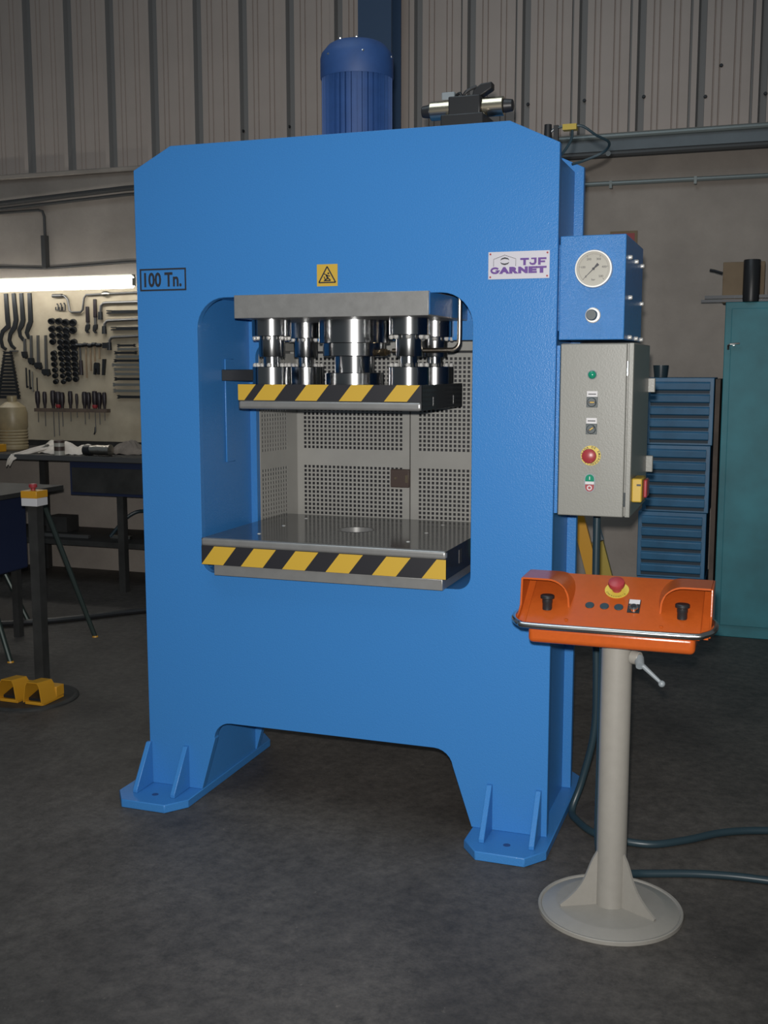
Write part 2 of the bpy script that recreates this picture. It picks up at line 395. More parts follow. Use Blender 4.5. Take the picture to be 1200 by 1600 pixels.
# ring-filled top round the bore, sides and underside
out = []
for i in range(28):
    a = 2*pi*i/28; dx, dy = cos(a), sin(a); cxx, cyy = CX, 0.30
    t = min(((TX1-cxx) if dx > 0 else (TX0-cxx))/dx if abs(dx) > 1e-9 else 9, ((TY1-cyy) if dy > 0 else (TY0-cyy))/dy if abs(dy) > 1e-9 else 9)
    out.append((cxx+dx*t, cyy+dy*t, a))
corn = [(TX1, TY1), (TX0, TY1), (TX0, TY0), (TX1, TY0)]
for c in corn: out.append((c[0], c[1], math.atan2(c[1]-0.30, c[0]-CX) % (2*pi)))
out.sort(key=lambda p: p[2]); n = len(out)
inner = [(CX+0.063*cos(p[2]), 0.30+0.063*sin(p[2])) for p in out]
ZT = 0.964
tb.add([(p[0], p[1], ZT) for p in out]+[(p[0], p[1], ZT) for p in inner], [(i, (i+1) % n, n+(i+1) % n, n+i) for i in range(n)])
tb.add([(p[0], p[1], z) for z in (ZT, 0.872) for p in out], [(i, (i+1) % n, n+(i+1) % n, n+i) for i in range(n)]+[tuple(range(n, 2*n))])
table = tb.build('bed_table', None, PR, weld=True)
mbr = MB().lathe([(0.063, ZT), (0.063, 0.90)], (CX, 0.30, 0), n=40); mbr.build('bore_sleeve', M['edge'], table)
mbr = MB().lathe([(0.063, 0.0), (0.066, 0.001), (0.069, 0.0)], (CX, 0.30, ZT), n=40); mbr.build('bore_rim', M['dark_steel'], table)
hm = MB().lathe([(0, 0.003), (0.005, 0.0024), (0.0075, 0.0)], (0, 0, 0), n=10).mesh('plug_screw', M['zinc'])
for x in (CX-0.29, CX+0.265):
    for y in (0.095, 0.305, 0.515): link('plug_screw', hm, (x, y, ZT), table)
MB().box(TX0-0.001, TX1+0.001, TY0-0.004, TY0+0.02, 0.937, ZT+0.001).build('front_edge', M['edge'], table, bevel=0.009, seg=5)
MB().box(TX1, TX1+0.0012, 0.10, 0.13, 0.90, 0.945).build('side_slot', M['tool_grey'], table)
def hazard(x0, x1, y, z0, z1, starts, wid, lean, part, first=False):
    t = MB().box(x0, x1, y-0.002, y+0.004, z0, z1).build('hazard_tape', M['tape'], PR)
    L = x1-x0
    for f in starts:
        q = [(x0+f*L, z0), (x0+(f+wid)*L, z0), (x0+(f+wid+lean)*L, z1), (x0+(f+lean)*L, z1)]
        # clip to the tape's ends
        def clip(poly, xv, keep_less):
            res = []
            for i in range(len(poly)):
                a, b_ = poly[i], poly[(i+1) % len(poly)]
                ia = a[0] <= xv if keep_less else a[0] >= xv; ib = b_[0] <= xv if keep_less else b_[0] >= xv
                if ia: res.append(a)
                if ia != ib:
                    k = (xv-a[0])/(b_[0]-a[0]); res.append((xv, a[1]+k*(b_[1]-a[1])))
            return res
        q = clip(clip(q, x1, True), x0, False)
        if len(q) > 2: MB().prism(q, 'Y', y-0.0032, y-0.0018).build('yellow_stripe', M['yellow'], t)
hazard(TX0, TX1, TY0, 0.873, 0.937, (0.0, 0.171, 0.347, 0.527, 0.714, 0.908), 0.094, 0.057, table)
MB().box(TX0+0.045, TX1-0.012, TY0+0.002, 0.60, 0.835, 0.872).build('spacer_plate', M['edge'], PR, bevel=0.002)
# --- upper tooling
top = MB().box(-0.352, 0.332, -0.018, 0.52, 1.712, 1.789).build('top_plate', M['satin'], PR, bevel=0.002)
MB().box(0.3322, 0.334, -0.012, 0.515, 1.716, 1.786).build('flank_reflection', M['blue'], top)  # blue side wall's reflection in the steel, painted as a thin skin
PX0, PX1, PY0, PY1 = -0.37, 0.292, 0.04, 0.54
MB().box(PX0, PX1, PY0, PY1, 1.407, 1.491).build('ram_plate', M['dark_steel'], PR, bevel=0.0015)
hazard(PX0, PX1, PY0, 1.437, 1.491, (-0.085, 0.087, 0.322, 0.564, 0.805), 0.12, 0.067, None)
MB().box(PX0, PX1, PY0-0.004, PY0+0.02, 1.406, 1.436).build('front_edge', M['edge'], PR, bevel=0.010, seg=5)
for y in (0.17, 0.42): MB().box(PX1, PX1+0.001, y, y+0.012, 1.42, 1.45).build('side_slot', M['tool_grey'], PR)
# four guide posts
bolt = MB().lathe([(0.0075, 0), (0.0085, 0.004), (0.0080, 0.009), (0.0052, 0.0125), (0, 0.0135)], (0, 0, 0), n=10).mesh('bolt', M['zinc'])
def guide_post(x, y):
    mb = MB().lathe([(0, 1.712), (0.068, 1.712), (0.068, 1.657), (0.0665, 1.655), (0.045, 1.655), (0.045, 1.588), (0.044, 1.585), (0.029, 1.585), (0.029, 1.551), (0.0665, 1.551), (0.068, 1.549), (0.068, 1.491), (0, 1.491)], (x, y, 0), n=40)
    g = mb.build('guide_post', M['turned'], PR)
    for k in range(8):
        a = 2*pi*(k+0.35)/8
        link('bolt', bolt, (x+0.0595*cos(a), y+0.0595*sin(a), 1.6545), g, rot=(pi, 0, 0))
        link('bolt', bolt, (x+0.0595*cos(a), y+0.0595*sin(a), 1.551), g)
for x in (CX-0.252, CX+0.252):
    for y in (0.14, 0.44): guide_post(x, y)
cyl = MB().lathe([(0, 1.712), (0.126, 1.712), (0.126, 1.634), (0.124, 1.632), (0.112, 1.632), (0.112, 1.589), (0.110, 1.587), (0.071, 1.587), (0.071, 1.530), (0.102, 1.530), (0.104, 1.528), (0.104, 1.491), (0, 1.491)], (CX, 0.29, 0), n=56).build('ram_cylinder', M['turned'], PR)
MB().cyl((CX+0.10, 0.24, 1.60), (CX+0.15, 0.235, 1.60), 0.009, 0.009, 6).cyl((CX+0.118, 0.24, 1.60), (CX+0.138, 0.236, 1.60), 0.014, 0.014, 6).build('pipe_fitting', M['brass'], cyl)
pts = [(0.352, 0.28, 1.80), (0.352, 0.28, 1.655)]+[(0.322+0.03*cos(radians(a)), 0.28, 1.637+0.03*sin(radians(a))) for a in (-15, -35, -55, -75)]+[(0.318, 0.28, 1.6075), (0.11, 0.28, 1.6055)]
MB().tube(pts, 0.0085, 12).build('oil_pipe', M['pipe'], PR)
MB().box(-0.528, -0.35, 0.22, 0.255, 1.50, 1.541).build('stop_bar', M['black'], PR, bevel=0.002)
# --- perforated rear guard
def perf(name, u0, u1, z0, z1, uu, bands, pu, pz, hole, fn, parent, m):
    """sheet in a local (u, z) plane mapped by fn, with square holes in bands; hole walls give it depth"""
    mb = MB(); T = 0.002
    def quad(a, b_, c, d): mb.add([fn(a, b_, 0), fn(c, b_, 0), fn(c, d, 0), fn(a, d, 0)], [(0, 1, 2, 3)])
    zs = z0
    for (b0, b1) in bands:
        quad(u0, zs, u1, b0)
        nr = int((b1-b0)/pz+0.5); nc = int((uu[1]-uu[0])/pu+0.5); dz = (b1-b0)/nr; du = (uu[1]-uu[0])/nc
        quad(u0, b0, uu[0], b1); quad(uu[1], b0, u1, b1)
        for i in range(nc):
            for j in range(nr):
                a, b_ = uu[0]+i*du, b0+j*dz; c, d = a+du, b_+dz
                h = hole/2; cx, cz = (a+c)/2, (b_+d)/2
                o = [(a, b_), (c, b_), (c, d), (a, d)]; q = [(cx-h, cz-h), (cx+h, cz-h), (cx+h, cz+h), (cx-h, cz+h)]
                mb.add([fn(*p, 0) for p in o]+[fn(*p, 0) for p in q]+[fn(*p, T) for p in q],
                       [(k, (k+1) % 4, 4+(k+1) % 4, 4+k) for k in range(4)]+[(4+k, 4+(k+1) % 4, 8+(k+1) % 4, 8+k) for k in range(4)])
        zs = b1
    quad(u0, zs, u1, z1)
    # folded edges
    e = 0.02
    for a, b_, c, d in ((u0, z0, u0, z1), (u1, z0, u1, z1), (u0, z0, u1, z0), (u0, z1, u1, z1)):
        mb.add([fn(a, b_, 0), fn(c, d, 0), fn(c, d, e), fn(a, b_, e)], [(0, 1, 2, 3)])
    return mb.build(name, m, parent)
bands = ((0.80, 0.898), (0.948, 1.155), (1.218, 1.59))
perf('guard_panel', -0.463, 0.0205, 0.76, 1.603, (-0.437, -0.006), bands, 0.0178, 0.0170, 0.0106, lambda u, z, t: (u, 0.75+t, z), PR, M['guard'])
perf('guard_panel', 0.0255, 0.43, 0.76, 1.603, (0.056, 0.412), bands, 0.0178, 0.0170, 0.0106, lambda u, z, t: (u, 0.75+t, z), PR, M['guard'])
perf('guard_panel', 0.482, 0.748, 0.76, 1.603, (0.49, 0.675), bands, 0.0178, 0.0170, 0.0106, lambda u, z, t: (-0.502+(u-0.482)*0.142-t, u, z), PR, M['guard'])
perf('guard_panel', 0.482, 0.748, 0.76, 1.603, (0.49, 0.675), bands, 0.0178, 0.0170, 0.0106, lambda u, z, t: (0.434+t, u, z), PR, M['guard'])
gf = MB().box(-0.49, 0.46, 0.75, 0.78, 1.612, 1.66).box(-0.49, 0.46, 0.755, 0.785, 0.72, 0.757).box(-0.495, -0.467, 0.757, 0.785, 0.757, 1.612).box(0.437, 0.46, 0.757, 0.785, 0.757, 1.612)
gf.box(-0.495, -0.47, 0.48, 0.75, 1.612, 1.66).box(0.437, 0.46, 0.48, 0.75, 1.612, 1.66).box(-0.495, -0.47, 0.48, 0.755, 0.72, 0.757).box(0.437, 0.46, 0.48, 0.755, 0.72, 0.757)
gf.box(-0.006, 0.052, 0.772, 0.785, 0.757, 1.612)
MB().box(-0.485, 0.452, 0.84, 0.90, 0.725, 1.655).build('rear_housing', M['tape'], PR, bevel=0.004)
for x in (-0.48, 0.42): MB().box(x, x+0.03, 0.785, 0.84, 0.725, 0.757).build('housing_bracket', M['guard'], PR)
gf.build('guard_frame', M['guard'], PR, bevel=0.002)
la = MB().box(-0.052, 0.026, 0.727, 0.75, 1.075, 1.147).build('guard_latch', M['brown'], PR, bevel=0.003)
MB().box(0.012, 0.022, 0.722, 0.728, 1.095, 1.125).cyl((-0.03, 0.729, 1.112), (-0.03, 0.723, 1.112), 0.005, 0.005, 8).build('latch_tongue', M['brass'], la)
# --- signs on the front plate
cp = MB(); cp.use(M['ink'])
x0, x1, z0, z1 = -0.722, -0.541, 1.811, 1.887
w_ = 0.0055
cp.box(x0, x1, -0.0012, 0.0002, z0, z0+w_).box(x0, x1, -0.0012, 0.0002, z1-w_, z1).box(x0, x0+w_, -0.0012, 0.0002, z0+w_, z1-w_).box(x1-w_, x1, -0.0012, 0.0002, z0+w_, z1-w_)
put_text(cp, '100 Tn.', 0.066, (-0.632, -0.0006, 1.849), fit=(0.146, 0.050), offset=0.0016)
cp.build('capacity_marking', None, PR)
ws = MB().box(-0.056, 0.0165, -0.0015, 0.0, 1.812, 1.8825).build('warning_sign', M['sign_yellow'], PR)
tri = MB(); cx_, cz_ = -0.0197, 1.844
for a in range(3):
    p = [(cx_+0.034*cos(radians(90+120*(a+k))), cz_-0.003+0.034*sin(radians(90+120*(a+k)))) for k in (0, 1)]
    tri.ribbon(p, 0.0042, -0.0024, -0.0012)
tri.build('triangle_border', M['ink'], ws)
pic = MB().cyl((cx_+0.004, -0.0012, cz_+0.009), (cx_+0.004, -0.0024, cz_+0.009), 0.0033, 0.0033, 10)
for a, b_, w2 in (((-.003, .004), (.003, -.008), .006), ((-.002, .003), (.010, .0), .0032), ((-.002, .004), (-.011, .008), .003), ((.002, -.006), (.011, -.012), .0036), ((.001, -.006), (-.007, -.013), .0036), ((-.012, -.014), (.012, -.014), .004), ((-.011, -.001), (-.006, -.013), .003)):
    pic.ribbon([(cx_+a[0], cz_+a[1]), (cx_+b_[0], cz_+b_[1])], w2, -0.0024, -0.0012)
pic.build('hazard_symbol', M['ink'], ws)
mp = MB().box(0.520, 0.712, -0.0025, 0.0, 1.819, 1.9025).build('maker_plate', M['white'], PR, bevel=0.0008)
lt = MB()
ya, yb = -0.0034, -0.0024
lt.box(0.621, 0.648, ya, yb, 1.8755, 1.8815).box(0.6305, 0.6385, ya, yb, 1.8595, 1.8755)
lt.ribbon([(0.668, 1.8815), (0.668, 1.868), (0.6655, 1.8635), (0.660, 1.8625), (0.654, 1.8635), (0.651, 1.868)], [0.0075, 0.0075, 0.007, 0.0062, 0.0055, 0.0045], ya, yb).box(0.655, 0.6645, ya, yb, 1.877, 1.8815)
lt.box(0.6765, 0.6845, ya, yb, 1.8595, 1.8815).box(0.6845, 0.702, ya, yb, 1.8757, 1.8815).box(0.6845, 0.698, ya, yb, 1.8667, 1.8722)
lt.ribbon([(0.542+0.0118*cos(radians(t)), 1.8455+0.0075*sin(radians(t))) for t in range(35, 350, 15)], 0.0058, ya, yb).box(0.5435, 0.5572, ya, yb, 1.8425, 1.8465)
for ch, xa, xb in (('A', 0.555, 0.588), ('R', 0.587, 0.616), ('N', 0.615, 0.645), ('E', 0.647, 0.673), ('T', 0.672, 0.703)):
    put_text(lt, ch, 0.030, ((xa+xb)/2, -0.003, 1.8455), fit=(xb-xa, 0.0205), offset=0.0024)
lt.build('lettering', M['purple'], mp)
lg = MB(); hexp = [(0.537, 1.858), (0.537, 1.880), (0.572, 1.892), (0.607, 1.880), (0.607, 1.858)]
lg.ribbon(hexp, 0.0012, -0.0034, -0.0024)
for s in (1, -1):
    lg.ribbon([(0.5725+0.0145*cos(radians(t)), 1.8735+s*0.0095*sin(radians(t))) for t in (20, 50, 90, 130, 160)], [0.001, 0.0038, 0.005, 0.0038, 0.001], -0.0034, -0.0026)
lg.build('logo', M['ink'], mp)
ds = MB().cyl((0, 0, 0), (0, -0.0015, 0), 0.003, 0.003, 8).mesh('rivet', M['red'])
for x in (0.527, 0.705):
    for z in (1.826, 1.8955): link('rivet', ds, (x, -0.0025, z), mp)
# --- motor on the deck
mo = MB().lathe([(0, 2.225), (0.15, 2.225), (0.15, 2.245), (0.108, 2.25), (0.108, 2.53), (0, 2.53)], (-0.008, 0.25, 0), n=48).build('motor', M['motor'], PR)
fin = MB()
for k in range(36):
    a = 2*pi*k/36; d = Vector((cos(a), sin(a), 0)); t = Vector((-sin(a), cos(a), 0)); c = Vector((-0.008, 0.25, 0))
    p = [c+d*0.104-t*0.0022, c+d*0.104+t*0.0022, c+d*0.120+t*0.0014, c+d*0.120-t*0.0014]
    fin.add([(q.x, q.y, z) for z in (2.27, 2.525) for q in p], [(0, 1, 2, 3), (7, 6, 5, 4)]+[(i, 4+i, 4+(i+1) % 4, (i+1) % 4) for i in range(4)])
tag(fin.build('cooling_fins', M['motor'], mo), kind='stuff')
MB().lathe([(0.122, 2.515), (0.124, 2.52), (0.124, 2.584), (0.120, 2.598), (0.098, 2.624), (0.082, 2.633), (0.06, 2.636), (0, 2.637)], (-0.008, 0.25, 0), n=48).build('fan_cover', M['motor'], mo)
mbolt = MB().lathe([(0, 0.004), (0.004, 0.003), (0.005, 0)], (0, 0, 0), n=8).mesh('cover_screw', M['chrome'])
for a in (-120, -60, 60, 120, 0, 180):
    r = radians(a); link('cover_screw', mbolt, (-0.008+0.122*cos(r), 0.25+0.122*sin(r), 2.58), mo, rot=(0, radians(70), r))
for a in (-110, -70):
    r = radians(a); link('cover_screw', mbolt, (-0.008+0.085*cos(r), 0.25+0.085*sin(r), 2.634), mo)
# --- directional valve with two solenoids
va = MB().box(0.335, 0.475, 0.09, 0.23, 2.225, 2.345).build('valve_manifold', M['black'], PR, bevel=0.004)
MB().box(0.353, 0.458, 0.115, 0.195, 2.345, 2.405).build('valve_body', M['black'], va, bevel=0.004)
for s, xa in ((-1, 0.353), (1, 0.458)):
    MB().cyl((xa, 0.155, 2.372), (xa+s*0.068, 0.155, 2.372), 0.030, 0.030, 28).build('solenoid', M['coil'], va, bevel=0.002)
    MB().cyl((xa+s*0.068, 0.155, 2.372), (xa+s*0.098, 0.155, 2.372), 0.022, 0.018, 20).build('end_cap', M['black'], va, bevel=0.003)
MB().box(0.325, 0.368, 0.135, 0.175, 2.40, 2.424).build('plug', M['lever'], va, bevel=0.003)
MB().prism([(0.425, 2.40), (0.445, 2.40), (0.490, 2.425), (0.490, 2.445), (0.455, 2.442), (0.43, 2.425)], 'Y', 0.135, 0.175).build('plug', M['black'], va, bevel=0.003)
MB().tube([(0.368, 0.15, 2.412), (0.385, 0.14, 2.418), (0.395, 0.135, 2.405), (0.41, 0.13, 2.42), (0.44, 0.14, 2.435)], 0.005, 8, sub=4).build('plug_cable', M['black'], va)
# pressure switch on the shoulder, with its looping cable
sw = MB().cyl((0.64, 0.30, 2.225), (0.64, 0.30, 2.335), 0.016, 0.012, 12).box(0.66, 0.675, 0.29, 0.31, 2.225, 2.33).build('pressure_switch', M['black'], PR)
MB().box(0.690, 0.735, 0.285, 0.315, 2.312, 2.330).build('switch_plug', M['yel_dull'], sw)
MB().tube([(0.64, 0.30, 2.30), (0.665, 0.30, 2.322), (0.71, 0.30, 2.325), (0.75, 0.31, 2.325), (0.79, 0.34, 2.30), (0.825, 0.40, 2.285), (0.80, 0.45, 2.265), (0.74, 0.44, 2.24), (0.70, 0.42, 2.226)], 0.0045, 8, sub=5).build('switch_cable', M['rubber'], sw)
MB().tube([(0.72, 0.30, 2.315), (0.715, 0.31, 2.285), (0.69, 0.32, 2.25), (0.66, 0.33, 2.226)], 0.0045, 8, sub=4).build('switch_cable', M['rubber'], sw)

# ================================================================== GAUGE CABINET
GX0, GX1, GY0, GY1, GZ0, GZ1 = 0.7395, 0.938, 0.02, 0.47, 1.632, 1.945
G = thing('gauge_cabinet', (0.84, 0.245, GZ0), 'glossy blue box carrying a round pressure gauge on the press flank', 'cabinet')
MB().box(GX0, GX1, GY0, GY1, GZ0, GZ1).build('body', M['blue_box'], G, bevel=0.003)
MB().box(0.7055, GX0, 0.032, 0.449, 1.66, 1.92).build('mounting_bracket', M['blue'], G)
gx, gz = 0.844, 1.8435
ga = MB(); ga.use(M['zinc']).lathe([(0.045, -0.001), (0.057, -0.001), (0.0575, -0.010), (0.055, -0.018), (0.051, -0.018), (0.050, -0.013)], (gx, GY0, gz), 'Y', 48)
ga = ga.build('gauge_bezel', None, G)
MB().lathe([(0, -0.0125), (0.0505, -0.0125)], (gx, GY0, gz), 'Y', 40).build('gauge_face', M['gauge_face'], ga)
tk = MB()
for k in range(51):
    a = radians(225-270*k/50); ln = 0.006 if k % 10 == 0 else 0.0032
    tk.ribbon([(gx+0.046*cos(a), gz+0.046*sin(a)), (gx+(0.046-ln)*cos(a), gz+(0.046-ln)*sin(a))], 0.0011 if k % 10 == 0 else 0.0006, GY0-0.0133, GY0-0.0124)
for k, s in enumerate(('0', '100', '200', '300', '400', '500')):
    a = radians(225-54*k); put_text(tk, s, 0.0095, (gx+0.032*cos(a), GY0-0.0128, gz+0.032*sin(a)), extrude=0.0003)
put_text(tk, 'bar', 0.009, (gx, GY0-0.0128, gz-0.032), extrude=0.0003)
tk.build('gauge_scale', M['ink'], ga)
a = radians(225); d = (cos(a), sin(a))
MB().ribbon([(gx-d[0]*0.020, gz-d[1]*0.020), (gx-d[0]*0.010, gz-d[1]*0.010), (gx, gz), (gx+d[0]*0.040, gz+d[1]*0.040)], [0.009, 0.006, 0.0028, 0.001], GY0-0.0152, GY0-0.0142).cyl((gx, GY0-0.013, gz), (gx, GY0-0.016, gz), 0.004, 0.004, 14).build('needle', M['ink'], ga)
kx, kz = 0.844, 1.7055
kn = MB().lathe([(0.0235, 0), (0.0235, -0.006), (0.021, -0.008), (0.016, -0.008), (0.016, -0.030)], (kx, GY0, kz), 'Y', 28).build('regulator_ring', M['zinc'], G)
MB().lathe([(0.016, -0.008), (0.0165, -0.034), (0.0145, -0.038), (0, -0.038)], (kx, GY0, kz), 'Y', 28).build('regulator_knob', M['dark_knob'], kn)
sc = MB().lathe([(0, 0.012), (0.005, 0.012), (0.0068, 0.009), (0.0068, 0)], (0, 0, 0), 'X', 10).mesh('cover_screw', M['zinc'])
for y, z in ((0.081, 1.881), (0.245, 1.882), (0.41, 1.882), (0.108, 1.762), (0.42, 1.759), (0.12, 1.641), (0.287, 1.641), (0.433, 1.641)):
    link('cover_screw', sc, (GX1, y, z), G)

# ================================================================== ELECTRICAL CABINET
EX0, EX1, EY0, EY1, EZ0, EZ1 = 0.747, 0.970, 0.035, 0.47, 1.089, 1.622
Ec = thing('electrical_cabinet', (0.86, 0.25, EZ0), 'light grey electrical control cabinet with buttons under the gauge box', 'cabinet')
MB().box(EX0, EX1, EY0, EY1, EZ0, EZ1).build('body', M['cab'], Ec, bevel=0.003)
MB().box(0.7055, EX0, 0.032, 0.449, 1.095, 1.615).box(0.7375, EX0, 0.012, 0.032, 1.095, 1.615).build('mounting_bracket', M['blue'], Ec)
dr = MB().box(EX0+0.001, 0.950, 0.016, 0.033, EZ0, EZ1-0.002).build('door', M['cab'], Ec, bevel=0.003)
MB().box(0.9545, EX1, 0.020, 0.036, EZ0, EZ1).build('frame_lip', M['cab'], Ec, bevel=0.002)
for z in (1.545, 1.145): MB().cyl((0.9525, 0.018, z-0.022), (0.9525, 0.018, z+0.022), 0.0045, 0.0045, 12).build('hinge', M['chrome'], Ec)
FY = 0.016
MB().lathe([(0.0145, 0), (0.0145, -0.004), (0.0125, -0.005)], (0.847, FY, 1.526), 'Y', 24).build('lamp_ring', M['lever'], dr)
MB().lathe([(0.0125, -0.004), (0.0115, -0.010), (0.007, -0.014), (0, -0.0155)], (0.847, FY, 1.526), 'Y', 24).build('green_lamp', M['green'], dr)
for zl, zs_, tx, an in ((1.4675, 1.4425, 'SELEC', 0), (1.3855, 1.3600, 'MANUAL', 35)):
    lb = MB(); lb.use(M['paper']).box(0.832, 0.864, FY-0.002, FY, zl-0.0085, zl+0.0085)
    lb.use(M['ink']).box(0.836, 0.860, FY-0.0024, FY-0.0018, zl-0.002, zl+0.001)
    lb.build('label_plate', None, dr)
    MB().box(0.831, 0.865, FY-0.003, FY, zs_-0.016, zs_+0.016).lathe([(0.0145, -0.003), (0.0145, -0.010), (0.012, -0.012), (0, -0.012)], (0.848, FY, zs_), 'Y', 24).build('selector_switch', M['dark_knob'], dr, bevel=0.001)
    r = radians(an); MB().ribbon([(0.848-0.012*cos(r), zs_-0.012*sin(r)), (0.848+0.012*cos(r), zs_+0.012*sin(r))], 0.0065, FY-0.018, FY-0.011).build('selector_grip', M['black'], dr)
    MB().ribbon([(0.848-0.004*cos(r), zs_-0.004*sin(r)), (0.848+0.009*cos(r), zs_+0.009*sin(r))], 0.0032, FY-0.0188, FY-0.0178).build('selector_mark', M['yellow'], dr)
ex, ez = 0.848, 1.278
MB().lathe([(0, -0.0015), (0.031, -0.0015), (0.031, 0)], (ex, FY, ez), 'Y', 36).build('stop_disc', M['lemon'], dr)
rt = MB(); msg = 'PARADA DE EMERGENCIA '
for i, ch in enumerate(msg):
    if ch == ' ': continue
    a = radians(200-360*i/len(msg)); put_text(rt, ch, 0.0095, (ex+0.0262*cos(a), FY-0.0018, ez+0.0262*sin(a)), rot=a-pi/2, extrude=0.0003, offset=0.0002)
rt.build('stop_lettering', M['ink'], dr)
MB().lathe([(0.012, 0), (0.012, -0.014), (0.0215, -0.018), (0.0225, -0.022), (0.0215, -0.028), (0.014, -0.032), (0, -0.033)], (ex-0.002, FY, ez), 'Y', 30).build('emergency_button', M['red'], dr)
bx, bz = 0.847, 1.1935
def stadium(w, h, n=8): return arc(bx, bz+h/2-w/2, w/2, 0, 180, n)+arc(bx, bz-h/2+w/2, w/2, 180, 360, n)
MB().prism(stadium(0.034, 0.060), 'Y', FY-0.003, FY).build('double_button_plate', M['lever'], dr)
MB().prism([p for p in stadium(0.027, 0.053) if p[1] > bz+0.004]+[(bx-0.0135, bz+0.005), (bx+0.0135, bz+0.005)], 'Y', FY-0.007, FY-0.003).box(bx-0.0012, bx+0.0012, FY-0.0074, FY-0.0068, bz+0.010, bz+0.020).build('start_button', M['green'], dr)
MB().box(bx-0.0013, bx+0.0013, FY-0.0076, FY-0.0072, bz+0.010, bz+0.020).build('start_mark', M['paper'], dr)
MB().box(bx-0.0135, bx+0.0135, FY-0.006, FY-0.003, bz-0.004, bz+0.0045).build('button_lens', M['paper'], dr)
MB().prism([(bx+0.0135, bz-0.005), (bx-0.0135, bz-0.005)]+[p for p in stadium(0.027, 0.053) if p[1] < bz-0.008], 'Y', FY-0.007, FY-0.003).build('stop_button', M['red'], dr)
MB().lathe([(0.0045, -0.0072), (0.0078, -0.0072), (0.0078, -0.0078), (0.0045, -0.0078)], (bx, FY, bz-0.015), 'Y', 18).build('stop_mark', M['paper'], dr)
# main switch on the flank, wall brackets
ms = MB().box(EX1, 1.001, 0.055, 0.17, 1.133, 1.207).build('main_switch', M['sign_yellow'], Ec, bevel=0.004)
MB().box(1.001, 1.012, 0.10, 0.17, 1.143, 1.20).build('switch_grip', M['red'], ms, bevel=0.004)
MB().box(0.985, 0.998, 0.0545, 0.0552, 1.184, 1.190).build('switch_print', M['ink'], ms)
for z0, z1 in ((1.464, 1.512), (1.192, 1.248)): MB().box(EX1-0.004, 0.992, 0.455, 0.474, z0, z1).build('wall_bracket', M['cab'], Ec, bevel=0.002)

# ================================================================== CONTROL PEDESTAL
PC = (0.991, -0.36)
PD = thing('control_pedestal', (PC[0], PC[1], 0), 'orange two-hand control desk on a beige column with round foot', 'control stand')
MB().lathe([(0, 0), (0.205, 0), (0.205, 0.010), (0.203, 0.012), (0.197, 0.011), (0.194, 0.008), (0.156, 0.021), (0.150, 0.0215), (0, 0.0215)], (*PC, 0), n=72).build('base_disc', M['beige'], PD)
col_ = MB().lathe([(0.0425, 0.018), (0.0425, 0.80), (0, 0.80)], (*PC, 0), n=40).build('column', M['beige'], PD)
for a in (207, -27, 90):
    d = Vector((cos(radians(a)), sin(radians(a)), 0)); t = Vector((-d.y, d.x, 0)); c = Vector((*PC, 0))
    prof = [(0.04, 0.021), (0.147, 0.021), (0.150, 0.027)]+[(0.0425+0.1075*(1-k/8)**1.0*(1-0.34*sin(pi*k/8)), 0.027+0.153*(k/8)) for k in range(1, 9)]+[(0.04, 0.18)]
    vs = [c+d*r+t*s*0.004+Vector((0, 0, z)) for s in (-1, 1) for r, z in prof]; n = len(prof)
    MB().add(vs, [tuple(range(n)), tuple(range(n, 2*n))[::-1]]+[(i, n+i, n+(i+1) % n, (i+1) % n) for i in range(n)]).build('gusset', M['beige'], col_)
# clamp lever
lv = MB().cyl((1.035, -0.385, 0.757), (1.058, -0.395, 0.757), 0.020, 0.018, 16).build('clamp_boss', M['beige'], PD, bevel=0.002)
MB().cyl((1.055, -0.395, 0.757), (1.062, -0.420, 0.742), 0.014, 0.012, 16).cyl((1.060, -0.41, 0.748), (1.118, -0.428, 0.704), 0.0075, 0.005, 12).build('clamp_lever', M['lever'], lv)
MB().lathe([(0.0095*sin(radians(t)), -0.0095*cos(radians(t))) for t in range(0, 181, 20)], (1.121, -0.429, 0.701), n=16).build('lever_ball', M['lever'], lv)
